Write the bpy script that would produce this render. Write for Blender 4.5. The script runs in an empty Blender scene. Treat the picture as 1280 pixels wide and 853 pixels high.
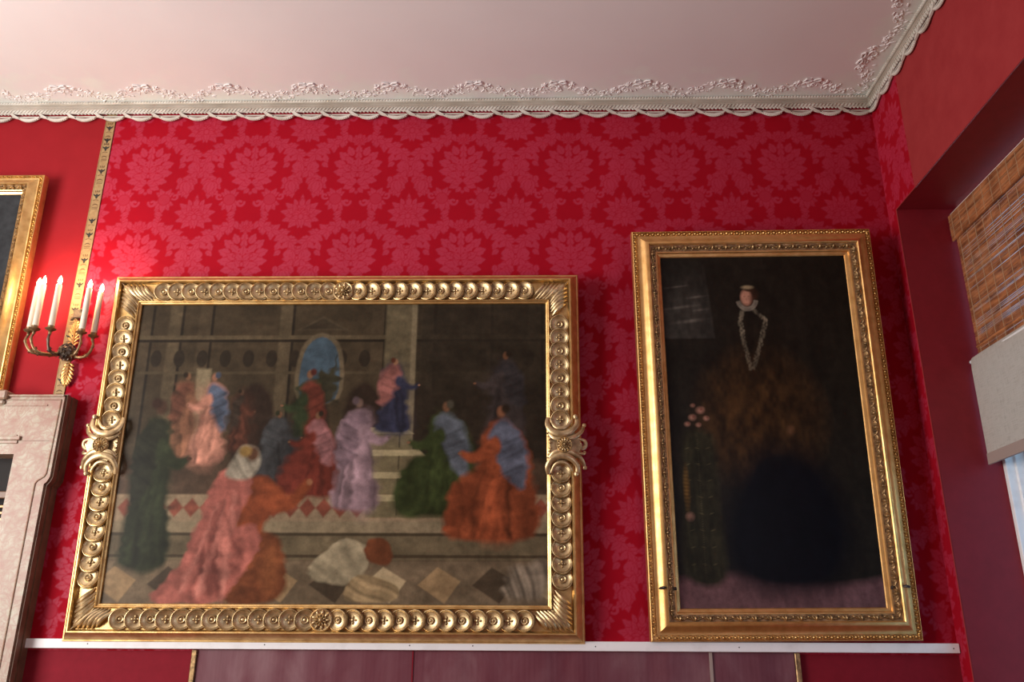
import bpy, math, random
import numpy as np
from mathutils import Vector, Matrix

# ------------------------------------------------------------------ camera, world, lights, exposure
S = bpy.context.scene
C = S.collection
rnd = random.Random(7)
PI = math.pi

cam_data = bpy.data.cameras.new('camera')
cam = bpy.data.objects.new('camera', cam_data)
C.objects.link(cam)
S.camera = cam
cam_data.sensor_width = 36.0
cam_data.lens = 29.933
cam_data.clip_start = 0.05
YAW, PITCH, ROLL = -0.0240161, 0.3425262, 0.0055792
fw = Vector((math.sin(YAW) * math.cos(PITCH), math.cos(YAW) * math.cos(PITCH), math.sin(PITCH)))
rt = Vector((math.cos(YAW), -math.sin(YAW), 0))
up = rt.cross(fw)
r2 = rt * math.cos(ROLL) + up * math.sin(ROLL)
u2 = up * math.cos(ROLL) - rt * math.sin(ROLL)
m = Matrix((r2, u2, -fw)).transposed().to_4x4()
m.translation = Vector((0, -4.6, 1.5))
cam.matrix_world = m

S.view_settings.view_transform = 'Standard'
S.view_settings.look = 'None'
S.view_settings.gamma = 1.0
S.view_settings.use_curve_mapping = False
S.view_settings.exposure = 0.0
S.cycles.max_bounces = 8
S.cycles.diffuse_bounces = 5
S.cycles.glossy_bounces = 4
S.cycles.sample_clamp_indirect = 6.0
S.cycles.caustics_reflective = False
S.cycles.caustics_refractive = False

world = bpy.data.worlds.new('overcast_sky')
S.world = world
world.use_nodes = True
wn = world.node_tree
wn.nodes['Background'].inputs['Color'].default_value = (0.40, 0.66, 0.92, 1)
wn.nodes['Background'].inputs['Strength'].default_value = 1.0


def area(name, loc, aim, sx, sy, watts, col):
    d = bpy.data.lights.new(name, 'AREA')
    d.shape = 'RECTANGLE'
    d.size, d.size_y = sx, sy
    d.energy = watts
    d.color = col
    o = bpy.data.objects.new(name, d)
    o.location = loc
    o.rotation_euler = (Vector(aim) - Vector(loc)).to_track_quat('-Z', 'Y').to_euler()
    C.objects.link(o)
    return o


# daylight entering by the big openings of the room (behind and left of the camera, and right)
area('daylight_left_window', (-5.15, -3.3, 2.4), (-1.3, -0.9, 3.9), 2.4, 2.6, 345, (1.0, 0.94, 0.885))
area('daylight_right_window', (2.75, -5.2, 2.0), (0.2, -1.0, 1.9), 1.6, 2.4, 50, (0.78, 0.88, 1.0))

# ------------------------------------------------------------------ materials


def lin(r, g, b):
    f = lambda c: (c / 255 / 12.92) if c / 255 <= 0.04045 else ((c / 255 + 0.055) / 1.055) ** 2.4
    return (f(r), f(g), f(b), 1.0)


class NT:
    def __init__(self, name):
        self.m = bpy.data.materials.new(name)
        self.m.use_nodes = True
        self.t = self.m.node_tree
        self.b = self.t.nodes['Principled BSDF']

    def n(self, kind, **kw):
        nd = self.t.nodes.new(kind)
        for k, v in kw.items():
            if k.startswith('i_'):
                nd.inputs[k[2:].replace('_', ' ')].default_value = v
            else:
                setattr(nd, k, v)
        return nd

    def l(self, a, b):
        self.t.links.new(a, b)

    def coords(self, scale=(1, 1, 1), kind='Object'):
        tc = self.n('ShaderNodeTexCoord')
        mp = self.n('ShaderNodeMapping')
        mp.inputs['Scale'].default_value = scale
        self.l(tc.outputs[kind], mp.inputs['Vector'])
        return mp.outputs['Vector']

    def noise(self, scale, detail=4, vec=None, rough=0.55, dist=0.0):
        n = self.n('ShaderNodeTexNoise')
        n.inputs['Scale'].default_value = scale
        n.inputs['Detail'].default_value = detail
        n.inputs['Roughness'].default_value = rough
        n.inputs['Distortion'].default_value = dist
        if vec is not None:
            self.l(vec, n.inputs['Vector'])
        return n.outputs['Fac']

    def ramp(self, fac, stops):
        r = self.n('ShaderNodeValToRGB')
        el = r.color_ramp.elements
        while len(el) < len(stops):
            el.new(0.5)
        for e, (p, c) in zip(el, stops):
            e.position = p
            e.color = c if len(c) == 4 else (*c, 1)
        self.l(fac, r.inputs['Fac'])
        return r.outputs['Color']

    def mix(self, fac, a, b, mode='MIX'):
        x = self.n('ShaderNodeMix', data_type='RGBA', blend_type=mode)
        for sock, v in ((x.inputs[0], fac), (x.inputs[6], a), (x.inputs[7], b)):
            if hasattr(v, 'is_linked'):
                self.l(v, sock)
            else:
                sock.default_value = v
        return x.outputs[2]

    def bump(self, h, strength=0.3, dist=0.01):
        b = self.n('ShaderNodeBump')
        b.inputs['Strength'].default_value = strength
        b.inputs['Distance'].default_value = dist
        self.l(h, b.inputs['Height'])
        self.l(b.outputs['Normal'], self.b.inputs['Normal'])

    def set(self, **kw):
        for k, v in kw.items():
            s = self.b.inputs[k.replace('_', ' ')]
            if hasattr(v, 'is_linked'):
                self.l(v, s)
            else:
                s.default_value = v
        return self


M = {}


def gold(name, c1, c2, rough, metal=0.92, nscale=18):
    k = NT(name)
    v = k.coords()
    n = k.noise(nscale, 6, v)
    k.set(Base_Color=k.ramp(n, [(0.3, c2), (0.62, c1)]), Metallic=metal)
    rr = k.n('ShaderNodeMapRange')
    k.l(n, rr.inputs['Value'])
    rr.inputs['To Min'].default_value = rough + 0.1
    rr.inputs['To Max'].default_value = rough - 0.06
    k.set(Roughness=rr.outputs['Result'])
    k.bump(k.noise(140, 4, v), 0.12, 0.004)
    M[name] = k.m


gold('gilding', (0.80, 0.55, 0.23), (0.55, 0.32, 0.11), 0.38)
gold('worn_gilding', (0.70, 0.53, 0.29), (0.34, 0.235, 0.12), 0.38, 0.85, 30)
gold('orange_gilding', (0.80, 0.49, 0.19), (0.62, 0.34, 0.11), 0.42)
gold('dark_gilding', (0.52, 0.34, 0.16), (0.16, 0.10, 0.05), 0.42, 0.8, 45)
gold('dark_bronze', (0.16, 0.12, 0.09), (0.05, 0.04, 0.035), 0.42, 0.8, 40)
gold('brown_bronze', (0.32, 0.21, 0.11), (0.14, 0.09, 0.05), 0.38, 0.85, 40)

# wall silk: woven ornament comes from a mesh attribute, plain weave elsewhere
RED_GROUND = (0.35, 0.0022, 0.0125)
RED_MOTIF = (0.42, 0.019, 0.052)  # paler and pinker than the ground: satin sheen put into the colour
k = NT('red_damask')
at = k.n('ShaderNodeAttribute', attribute_name='damask')
v = k.coords()
weave = k.noise(3.0, 5, v)
g = k.ramp(weave, [(0.3, (RED_GROUND[0] * .92, RED_GROUND[1] * .8, RED_GROUND[2] * .9)), (0.7, RED_GROUND)])
mo = k.ramp(weave, [(0.3, (RED_MOTIF[0] * .9, RED_MOTIF[1] * .8, RED_MOTIF[2] * .85)), (0.7, RED_MOTIF)])
k.set(Base_Color=k.mix(at.outputs['Fac'], g, mo))
# satin figure on a matt ground: the figure catches the light of the ceiling
for sock, lo_, hi_ in (('Roughness', .80, .60), ('Specular IOR Level', .10, .28)):
    q_ = k.n('ShaderNodeMapRange'); k.l(at.outputs['Fac'], q_.inputs['Value'])
    q_.inputs['To Min'].default_value = lo_; q_.inputs['To Max'].default_value = hi_
    k.l(q_.outputs['Result'], k.b.inputs[sock])
k.b.inputs['Sheen Weight'].default_value = 0.04
k.b.inputs['Sheen Tint'].default_value = (1.0, 0.3, 0.4, 1)
k.bump(k.noise(300, 2, v), 0.08, 0.002)
M['damask'] = k.m


def cloth(name, c1, c2, rough=0.8, nscale=6, spec=0.2, wv=260):
    k = NT(name)
    v = k.coords()
    k.set(Base_Color=k.ramp(k.noise(nscale, 6, v, 0.65), [(0.32, c2), (0.68, c1)]), Roughness=rough)
    k.b.inputs['Specular IOR Level'].default_value = spec
    k.bump(k.noise(wv, 3, v), 0.15, 0.002)
    M[name] = k.m


cloth('plain_red', (0.30, 0.009, 0.015), (0.265, 0.007, 0.012))
cloth('maroon_cloth', (0.235, 0.010, 0.022), (0.20, 0.008, 0.018), 0.8, 20)
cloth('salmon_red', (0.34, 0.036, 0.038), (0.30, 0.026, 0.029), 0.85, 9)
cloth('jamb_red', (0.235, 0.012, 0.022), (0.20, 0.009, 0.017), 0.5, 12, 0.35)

k = NT('dusty_pink_silk')
v = k.coords((1.6, 1, 0.7))
n = k.noise(3.0, 6, v, 0.6, 0.6)
v2 = k.coords((60, 1, 1.0))
k.set(Base_Color=k.mix(0.25, k.ramp(n, [(0.3, (0.115, 0.014, 0.028)), (0.5, (0.155, 0.042, 0.058)), (0.68, (0.22, 0.10, 0.115))]),
                       k.ramp(k.noise(1.0, 3, v2), [(0.3, (0.11, 0.02, 0.035)), (0.7, (0.20, 0.08, 0.10))])), Roughness=0.45)
M['silk'] = k.m

k = NT('ceiling_plaster')
v = k.coords()
tc = k.n('ShaderNodeTexCoord')
sep = k.n('ShaderNodeSeparateXYZ')
k.l(tc.outputs['Object'], sep.inputs[0])
# painted border: cream next to the cornice, pinkish field beyond it
dy = k.n('ShaderNodeMath', operation='MULTIPLY'); k.l(sep.outputs['Y'], dy.inputs[0]); dy.inputs[1].default_value = -1
dx = k.n('ShaderNodeMath', operation='SUBTRACT'); dx.inputs[0].default_value = 2.14; k.l(sep.outputs['X'], dx.inputs[1])
mn = k.n('ShaderNodeMath', operation='MINIMUM'); k.l(dy.outputs[0], mn.inputs[0]); k.l(dx.outputs[0], mn.inputs[1])
wob = k.noise(5.0, 2, v)
ad = k.n('ShaderNodeMath', operation='ADD'); k.l(mn.outputs[0], ad.inputs[0]); k.l(wob, ad.inputs[1])
mr = k.n('ShaderNodeMapRange'); k.l(ad.outputs[0], mr.inputs['Value'])
mr.inputs['From Min'].default_value = 0.52; mr.inputs['From Max'].default_value = 0.74
field = k.ramp(k.noise(0.9, 4, v), [(0.3, (0.76, 0.715, 0.715)), (0.7, (0.82, 0.79, 0.785))])
k.set(Base_Color=k.mix(mr.outputs['Result'], (0.78, 0.80, 0.76, 1), field), Roughness=0.9)
k.bump(k.noise(60, 3, v), 0.08, 0.004)
M['plaster'] = k.m

k = NT('cornice_plaster')
v = k.coords()
k.set(Base_Color=k.ramp(k.noise(9, 6, v), [(0.28, (0.46, 0.42, 0.35)), (0.6, (0.70, 0.68, 0.61))]), Roughness=0.7)
M['cornice'] = k.m
k = NT('relief_plaster')
k.set(Base_Color=(0.82, 0.79, 0.78, 1), Roughness=0.8)
M['relief'] = k.m
k = NT('grey_moulding')
v = k.coords()
k.set(Base_Color=k.ramp(k.noise(5, 5, v), [(0.3, (0.36, 0.31, 0.25)), (0.65, (0.50, 0.45, 0.38))]), Roughness=0.7)
M['moulding'] = k.m

k = NT('white_paint')
v = k.coords()
k.set(Base_Color=k.ramp(k.noise(12, 5, v), [(0.25, (0.80, 0.79, 0.79)), (0.5, (0.90, 0.90, 0.91))]), Roughness=0.55)
M['white'] = k.m
k = NT('nail_metal')
k.set(Base_Color=(0.05, 0.04, 0.04, 1), Roughness=0.5, Metallic=0.6)
M['nail'] = k.m

k = NT('veined_marble')
v = k.coords()
wv_ = k.noise(4, 5, v)
vm = k.mix(0.30, v, wv_, 'LINEAR_LIGHT')
vo = k.n('ShaderNodeTexVoronoi', feature='DISTANCE_TO_EDGE')
vo.inputs['Scale'].default_value = 21
k.l(vm, vo.inputs['Vector'])
base = k.ramp(k.noise(11, 8, v, 0.7), [(0.36, (0.30, 0.175, 0.115)), (0.5, (0.36, 0.30, 0.21)), (0.68, (0.42, 0.395, 0.30))])
vein = k.ramp(vo.outputs['Distance'], [(0.0, (0.7, 0.7, 0.7)), (0.10, (0.4, 0.4, 0.4)), (0.35, (0, 0, 0))])
k.set(Base_Color=k.mix(vein, base, (0.29, 0.125, 0.09, 1)), Roughness=0.42)
M['marble'] = k.m
k = NT('brown_marble')
k.set(Base_Color=k.ramp(k.noise(9, 7, k.coords()), [(0.3, (0.12, 0.06, 0.035)), (0.7, (0.26, 0.15, 0.09))]), Roughness=0.45)
M['brown_marble'] = k.m
k = NT('near_black')
k.set(Base_Color=(0.012, 0.009, 0.008, 1), Roughness=0.8)
M['near_black'] = k.m

k = NT('candle_wax')
k.set(Base_Color=(0.74, 0.66, 0.54, 1), Roughness=0.4)
k.b.inputs['Subsurface Weight'].default_value = 0.3
k.b.inputs['Subsurface Radius'].default_value = (0.02, 0.012, 0.006)
M['wax'] = k.m
k = NT('lit_bulb')
k.set(Base_Color=(1, 0.8, 0.5, 1), Roughness=0.3)
k.b.inputs['Emission Color'].default_value = (1.0, 0.72, 0.38, 1)
k.b.inputs['Emission Strength'].default_value = 60
M['bulb'] = k.m

k = NT('galloon')
v = k.coords((1, 1, 1))
k.set(Base_Color=k.ramp(k.noise(40, 4, v), [(0.3, (0.30, 0.175, 0.07)), (0.7, (0.42, 0.28, 0.125))]), Roughness=0.6, Metallic=0.15)
M['ribbon'] = k.m
k = NT('black_embroidery')
k.set(Base_Color=(0.018, 0.015, 0.010, 1), Roughness=0.7)
M['embroidery'] = k.m
k = NT('brown_embroidery')
k.set(Base_Color=(0.14, 0.07, 0.025, 1), Roughness=0.7)
M['embroidery_brown'] = k.m

k = NT('floor_wood')
k.set(Base_Color=k.ramp(k.noise(4, 5, k.coords((1, 8, 1))), [(0.3, (0.20, 0.10, 0.045)), (0.7, (0.34, 0.18, 0.08))]), Roughness=0.35)
M['floor'] = k.m

# woven bamboo
k = NT('bamboo')
v = k.coords((1, 2.2, 70))
v3 = k.coords((1, 9, 26))
c1 = k.ramp(k.noise(1.0, 3, v, 0.6), [(0.32, (0.12, 0.035, 0.014)), (0.5, (0.42, 0.15, 0.055)), (0.66, (0.70, 0.36, 0.17))])
c2 = k.ramp(k.noise(1.0, 4, v3, 0.6), [(0.38, (0.10, 0.028, 0.014)), (0.6, (0.62, 0.25, 0.10))])
k.set(Base_Color=k.mix(0.45, c1, c2), Roughness=0.45)
M['bamboo'] = k.m
k = NT('pale_thread')
k.set(Base_Color=(0.50, 0.33, 0.19, 1), Roughness=0.8)
M['thread'] = k.m

k = NT('linen')
v = k.coords((1, 14, 260))
vv = k.coords((1, 260, 14))
a_ = k.noise(1, 4, v)
b_ = k.noise(1, 4, vv)
sm = k.n('ShaderNodeMath', operation='ADD'); k.l(a_, sm.inputs[0]); k.l(b_, sm.inputs[1])
k.set(Base_Color=k.ramp(sm.outputs[0], [(0.8, (0.52, 0.48, 0.42)), (1.15, (0.70, 0.66, 0.60))]), Roughness=0.85)
tr = k.n('ShaderNodeBsdfTranslucent'); tr.inputs['Color'].default_value = (0.62, 0.58, 0.52, 1)
mx = k.n('ShaderNodeMixShader'); mx.inputs[0].default_value = 0.35
k.l(k.b.outputs[0], mx.inputs[1]); k.l(tr.outputs[0], mx.inputs[2])
k.l(mx.outputs[0], k.t.nodes['Material Output'].inputs['Surface'])
M['linen'] = k.m
k = NT('linen_hem')
k.set(Base_Color=(0.36, 0.28, 0.25, 1), Roughness=0.85)
M['hem'] = k.m

k = NT('window_glass')
tb = k.n('ShaderNodeBsdfTransparent'); tb.inputs['Color'].default_value = (0.92, 0.97, 1, 1)
gb = k.n('ShaderNodeBsdfGlossy'); gb.inputs['Roughness'].default_value = 0.03
mx = k.n('ShaderNodeMixShader'); mx.inputs[0].default_value = 0.07
k.l(tb.outputs[0], mx.inputs[1]); k.l(gb.outputs[0], mx.inputs[2])
k.l(mx.outputs[0], k.t.nodes['Material Output'].inputs['Surface'])
M['glass'] = k.m


def paint_mat(name, gain=1.0, rough=0.38):
    k = NT(name)
    at = k.n('ShaderNodeAttribute', attribute_name='paint')
    v = k.coords()
    brush = k.ramp(k.noise(26, 7, v, 0.7), [(0.3, (0.72, 0.72, 0.72)), (0.7, (1.2, 1.2, 1.2))])
    c = k.mix(1.0, at.outputs['Color'], brush, 'MULTIPLY')
    k.set(Base_Color=k.mix(1.0, c, (gain, gain, gain, 1), 'MULTIPLY'), Roughness=rough)
    k.b.inputs['Specular IOR Level'].default_value = 0.12
    k.bump(k.noise(420, 3, v), 0.12, 0.001)
    M[name] = k.m


paint_mat('oil_paint_hall', 1.0)
paint_mat('oil_paint_portrait', 1.0)
paint_mat('oil_paint_dark', 1.0)

# ------------------------------------------------------------------ mesh helpers


class MB:
    """collects geometry, then links it as ONE mesh object"""

    def __init__(self):
        self.v, self.f, self.mi, self.cur = [], [], [], 0

    def add(self, vs, fs, mat=None):
        o = len(self.v)
        self.v += [tuple(p) for p in vs]
        self.f += [tuple(i + o for i in q) for q in fs]
        self.mi += [self.cur if mat is None else mat] * len(fs)
        return self

    def box(self, a, b, bevel=0.0):
        (x0, y0, z0), (x1, y1, z1) = a, b
        x0, x1 = sorted((x0, x1)); y0, y1 = sorted((y0, y1)); z0, z1 = sorted((z0, z1))
        if bevel <= 0:
            vs = [(x, y, z) for x in (x0, x1) for y in (y0, y1) for z in (z0, z1)]
            self.add(vs, [(0, 1, 3, 2), (4, 6, 7, 5), (0, 4, 5, 1), (2, 3, 7, 6), (0, 2, 6, 4), (1, 5, 7, 3)])
            return self
        bv = bevel
        # chamfered box along all edges (convex hull of three inset boxes, built by rings in z)
        rings = []
        for z, ins in ((z0, bv), (z0 + bv, 0), (z1 - bv, 0), (z1, bv)):
            X0, X1, Y0, Y1 = x0 + ins, x1 - ins, y0 + ins, y1 - ins
            c = bv if ins == 0 else bv * 0.5
            rings.append([(X0 + c, Y0, z), (X1 - c, Y0, z), (X1, Y0 + c, z), (X1, Y1 - c, z), (X1 - c, Y1, z), (X0 + c, Y1, z), (X0, Y1 - c, z), (X0, Y0 + c, z)])
        self.loft(rings, True, True)
        return self

    def loft(self, rings, closed=True, caps=False):
        n = len(rings[0])
        vs = [p for r in rings for p in r]
        fs = []
        for i in range(len(rings) - 1):
            for j in range(n if closed else n - 1):
                a, b = i * n + j, i * n + (j + 1) % n
                fs.append((a, b, b + n, a + n))
        if caps:
            fs.append(tuple(range(n))[::-1])
            fs.append(tuple((len(rings) - 1) * n + j for j in range(n)))
        return self.add(vs, fs)

    def tube(self, pts, rad, seg=8, caps=True, flat=1.0, up=None):
        pts = [Vector(p) for p in pts]
        n = len(pts)
        rad = rad if isinstance(rad, (list, tuple)) else [rad] * n
        rings = []
        prev = None
        for i, p in enumerate(pts):
            d = (pts[min(i + 1, n - 1)] - pts[max(i - 1, 0)])
            d.normalize()
            if up is not None:
                ref = Vector(up)
            else:
                ref = prev if prev is not None else (Vector((0, 0, 1)) if abs(d.z) < 0.9 else Vector((1, 0, 0)))
            a = ref - d * ref.dot(d)
            if a.length < 1e-5:
                a = Vector((1, 0, 0)) - d * d.x
            a.normalize()
            prev = a
            b = d.cross(a)
            rings.append([p + (a * math.cos(t) * flat + b * math.sin(t)) * rad[i] for t in [2 * PI * q / seg for q in range(seg)]])
        return self.loft(rings, True, caps)

    def lathe(self, prof, seg=24, mat=None, caps=True):
        """prof: (r, h) pairs; axis is local +h; mat: Matrix placing it (h along local z)"""
        mat = mat or Matrix()
        rings = [[mat @ Vector((max(r, 1e-4) * math.cos(2 * PI * q / seg), max(r, 1e-4) * math.sin(2 * PI * q / seg), h)) for q in range(seg)] for r, h in prof]
        return self.loft(rings, True, caps)

    def dome(self, c, u, v, n, L, W, H, seg=8, rings=3, tip=1.0):
        """leaf / lump: half ellipsoid with base centre c, axes u (len L), v (width W), normal n (height H)"""
        c, u, v, n = map(Vector, (c, u, v, n))
        rr = []
        for i in range(rings + 1):
            t = i / rings * PI / 2
            ring = []
            for q in range(seg):
                a = 2 * PI * q / seg
                x = math.cos(a)
                w = math.sin(a) * (1 - 0.45 * tip * max(0, x))
                ring.append(c + u * (x * L * math.cos(t)) + v * (w * W * math.cos(t)) + n * (H * math.sin(t)))
            rr.append(ring)
        return self.loft(rr, True, False)

    def build(self, name, mat, parent=None, smooth=False, loc=None, angle=0.7):
        me = bpy.data.meshes.new(name)
        me.from_pydata(self.v, [], self.f)
        mats = mat if isinstance(mat, (list, tuple)) else [mat]
        for x in mats:
            me.materials.append(M[x] if isinstance(x, str) else x)
        if len(mats) > 1:
            me.polygons.foreach_set('material_index', self.mi)
        me.validate()
        me.update()
        if smooth:
            me.polygons.foreach_set('use_smooth', [True] * len(me.polygons))
            try:
                me.set_sharp_from_angle(angle=angle)
            except Exception:
                pass
        o = bpy.data.objects.new(name, me)
        C.objects.link(o)
        if parent is not None:
            o.parent = parent
        if loc is not None:
            o.location = loc
        return o


def tag(o, label=None, cat=None, group=None, kind=None):
    if label: o['label'] = label
    if cat: o['category'] = cat
    if group: o['group'] = group
    if kind: o['kind'] = kind
    return o


def thing(name, label, cat, loc=(0, 0, 0), rot=(0, 0, 0), group=None):
    o = bpy.data.objects.new(name, None)
    o.empty_display_size = 0.1
    C.objects.link(o)
    o.location = loc
    o.rotation_euler = rot
    return tag(o, label, cat, group)


def struct(name, mb, mat, **kw):
    return tag(mb.build(name, mat, **kw), kind='structure')


def quad(mb, a, b, c, d):
    mb.add([a, b, c, d], [(0, 1, 2, 3)])


def grid_mesh(name, x0, x1, z0, z1, nx, nz, mapf=None):
    xs = np.linspace(x0, x1, nx)
    zs = np.linspace(z0, z1, nz)
    X, Z = np.meshgrid(xs, zs)
    co = np.zeros((nx * nz, 3), np.float32)
    co[:, 0] = X.ravel()
    co[:, 2] = Z.ravel()
    if mapf is not None:
        co = mapf(co).astype(np.float32)
    i = np.arange((nx - 1) * (nz - 1))
    r, c = i // (nx - 1), i % (nx - 1)
    a = r * nx + c
    F = np.stack([a, a + 1, a + nx + 1, a + nx], 1).astype(np.int32)
    me = bpy.data.meshes.new(name)
    me.vertices.add(len(co)); me.vertices.foreach_set('co', co.ravel())
    me.loops.add(F.size); me.loops.foreach_set('vertex_index', F.ravel())
    me.polygons.add(len(F)); me.polygons.foreach_set('loop_start', np.arange(0, F.size, 4, dtype=np.int32))
    me.update(calc_edges=True)
    return me, X, Z


# ------------------------------------------------------------------ room
XR = 2.14            # right wall
ZC = 4.77            # ceiling
XL, YB = -5.2, -8.0  # left wall, rear wall (behind the camera)
RY0, RY1 = -0.12, -1.75   # window recess along the right wall
RZ0, RZ1 = 0.85, 3.907
RD = 0.30

# --- damask ornament: one repeat drawn as overlapping leaves
PU, PV = 0.655, 0.605
RES = 0.0022
nu, nv = int(round(PU / RES)), int(round(PV / RES))
cell = np.zeros((nv, nu))
gu = (np.arange(nu) + 0.5) / nu * PU - PU / 2
gv = (np.arange(nv) + 0.5) / nv * PV - PV / 2
GU, GV = np.meshgrid(gu, gv)


def leaf(cx, cy, ang, L, W, ser=5, vein=True):
    """one serrated leaf starting at (cx, cy), mirrored about the axis of the repeat"""
    for sgn in (1, -1):
        ca, sa = math.cos(ang) * sgn, math.sin(ang)
        bx = cx * sgn
        for ox in (-PU, 0, PU):
            for oy in (-PV, 0, PV):
                if abs(bx + ox) > PU / 2 + L or abs(cy + oy) > PV / 2 + L:
                    continue
                X, Y = GU - bx - ox, GV - cy - oy
                s = (X * ca + Y * sa) / L
                t = np.abs(-X * sa * 1 + Y * ca)
                if sgn == -1:
                    t = np.abs(X * sa + Y * (-ca))
                    t = np.abs(-X * sa + Y * ca)
                ok = (s > 0) & (s < 1)
                sc = np.clip(s, 0.0001, 0.9999)
                w = W * np.sin(PI * sc ** 0.75) * (0.86 + 0.24 * np.abs(np.sin(sc * ser * PI)))
                d = w - t
                inside = ok & (d > 0)
                cell[inside] = 1
                edge = inside & (d < 0.0040)
                cell[edge] = 0.12
                if vein:
                    cell[inside & (t < 0.0016) & (sc > 0.12) & (sc < 0.8)] = 0.45


def blob(cx, cy, rx, ry, val=1.0, edge=True):
    for sgn in ((1, -1) if abs(cx) > 1e-6 else (1,)):
        for ox in (-PU, 0, PU):
            for oy in (-PV, 0, PV):
                d = np.sqrt(((GU - cx * sgn - ox) / rx) ** 2 + ((GV - cy - oy) / ry) ** 2)
                cell[d < 1] = val
                if edge:
                    cell[(d < 1) & (d > 1 - 0.004 / min(rx, ry))] = 0.12


def scroll(cx, cy, r, a0, a1, w=0.008):
    for i in range(14):
        t = i / 13
        a = a0 + (a1 - a0) * t
        rr = r * (1 - 0.65 * t)
        blob(cx + rr * math.cos(a), cy + rr * math.sin(a), w, w, 1.0, False)


# ogee framework: acanthus running around the medallion
path = [(.075, -.36), (.11, -.40), (.16, -.425), (.22, -.455), (.275, -.50), (.300, -.56), (.303, -.62), (.280, -.665), (.258, -.72), (.240, -.77)]
path = [(a, b + PV) for a, b in path]
for i in range(len(path) - 1):
    (ax, ay), (bx, by) = path[i], path[i + 1]
    a = math.atan2(by - ay, bx - ax)
    sz = (.085, .075, .092, .080, .095, .082, .088, .080, .070)[i]
    leaf(ax, ay, a + 1.15, sz * .72, .021, 3)
    leaf(ax, ay, a - 1.15, sz * .78, .022, 3)
    leaf((ax + bx) / 2, (ay + by) / 2, a + .55, sz, .024, 4)
    leaf((ax + bx) / 2, (ay + by) / 2, a - .55, sz, .025, 4)
    leaf(ax, ay, a, .09, .020, 4)
leaf(.235, .150, -2.5, .075, .024, 3)
leaf(.215, .100, -1.9, .070, .022, 3)
leaf(.225, .045, -2.4, .055, .020, 3)
scroll(.235, .085, .030, 1.2, 6.5)
scroll(.268, .015, .024, 0.5, 5.5)
for a, L_, W_ in ((-2.4, .085, .024), (-.3, .070, .024), (-1.9, .085, .026), (-.8, .085, .026), (-1.35, .095, .026)):
    leaf(.245, -.085, a, L_, W_, 4)
leaf(.205, -.055, -1.6, .06, .02, 3)
# hatched urn shapes under the medallion with curls
for a, L_ in ((2.6, .07), (.5, .07), (2.1, .075), (1.0, .075)):
    leaf(.125, -.195, a, L_, .020, 3)
for a, L_ in ((-.35, .075), (-2.8, .075), (-.95, .08), (-2.2, .085), (-1.57, .085)):
    leaf(.122, -.225, a, L_, .023, 4)
blob(.125, -.212, .040, .040, 0.55)
for q in range(-4, 5):
    msk = (np.abs((np.abs(GU) - .125) + (GV + .212) - q * 0.011) < 0.0020) & (((np.abs(GU) - .125) / .034) ** 2 + ((GV + .212) / .036) ** 2 < 1)
    cell[msk] = 1.0
scroll(.055, -.235, .026, 3.0, 8.6, .0075)
scroll(.190, -.190, .022, 4.0, 9.0, .007)
leaf(.088, -.28, -1.25, .085, .022)
leaf(.080, -.30, -.4, .06, .018, 3)
# small flower above the medallion
for a in [PI / 2 + q * PI / 5 for q in range(-5, 1)]:
    leaf(0.004, .205, a, .050, .017, 2)
blob(0, .203, .022, .014)
blob(0, .203, .010, .006, .3, False)
# medallion: a heart-shaped bouquet of broad serrated leaves
for y_, x_, a, L_, W_ in ((-.135, .012, -.9, .05, .020), (-.11, .02, -.45, .075, .026), (-.075, .045, -.15, .085, .030), (-.03, .065, .1, .090, .032), (.02, .075, .35, .085, .032), (.062, .062, .75, .085, .030), (.09, .035, 1.15, .080, .027), (.10, .0001, PI / 2, .075, .024),
                          (-.095, .005, -.2, .07, .024), (-.055, .02, .15, .08, .027), (-.01, .03, .45, .08, .028), (.035, .03, .8, .075, .026), (.06, .0001, PI / 2, .07, .024),
                          (-.10, .0001, .6, .06, .020), (-.06, .0001, .8, .07, .022), (-.02, .0001, .75, .07, .022), (.01, .0001, PI / 2, .08, .022), (-.155, .0001, -PI / 2 + .01, .03, .014)):
    leaf(x_, y_, a, L_, W_, 4)
scroll(.040, -.055, .018, 2.0, 7.0, .006)
scroll(.030, .040, .016, 2.0, 7.0, .006)
blob(.0, -.045, .014, .020)
blob(.052, .010, .012, .012)
# palmette between the columns (on the seam of the repeat)
pc, pv = PU / 2, -.320
for a, L_, W_ in ((2.95, .135, .034), (3.5, .125, .033), (4.05, .120, .030), (2.45, .135, .034), (1.98, .125, .030), (3.2, .10, .028), (2.7, .10, .028), (2.2, .095, .026), (3.75, .09, .026), (PI / 2, .150, .026), (4.6, .10, .022)):
    leaf(pc - .001, pv, a, L_, W_, 4)
for a in (1.75, 2.25, 2.8, 3.4):
    leaf(pc - .001, pv - .01, a, .062, .018, 3)
leaf(pc - .001, pv + .055, PI / 2, .065, .020, 3)
blob(pc, pv - .012, .018, .022)
# soften by one step
cell = (cell + np.roll(cell, 1, 0) + np.roll(cell, -1, 0) + np.roll(cell, 1, 1) + np.roll(cell, -1, 1)) / 5


def damask_at(X, Z, u0, v0):
    u = ((X - u0) / PU + 0.5) % 1.0
    v = ((Z - v0) / PV + 0.5) % 1.0
    a, b = u * nu - 0.5, v * nv - 0.5
    i0, j0 = np.floor(a).astype(int), np.floor(b).astype(int)
    fa, fb = a - i0, b - j0
    g = lambda i, j: cell[j % nv, i % nu]
    return (g(i0, j0) * (1 - fa) + g(i0 + 1, j0) * fa) * (1 - fb) + (g(i0, j0 + 1) * (1 - fa) + g(i0 + 1, j0 + 1) * fa) * fb


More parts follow.
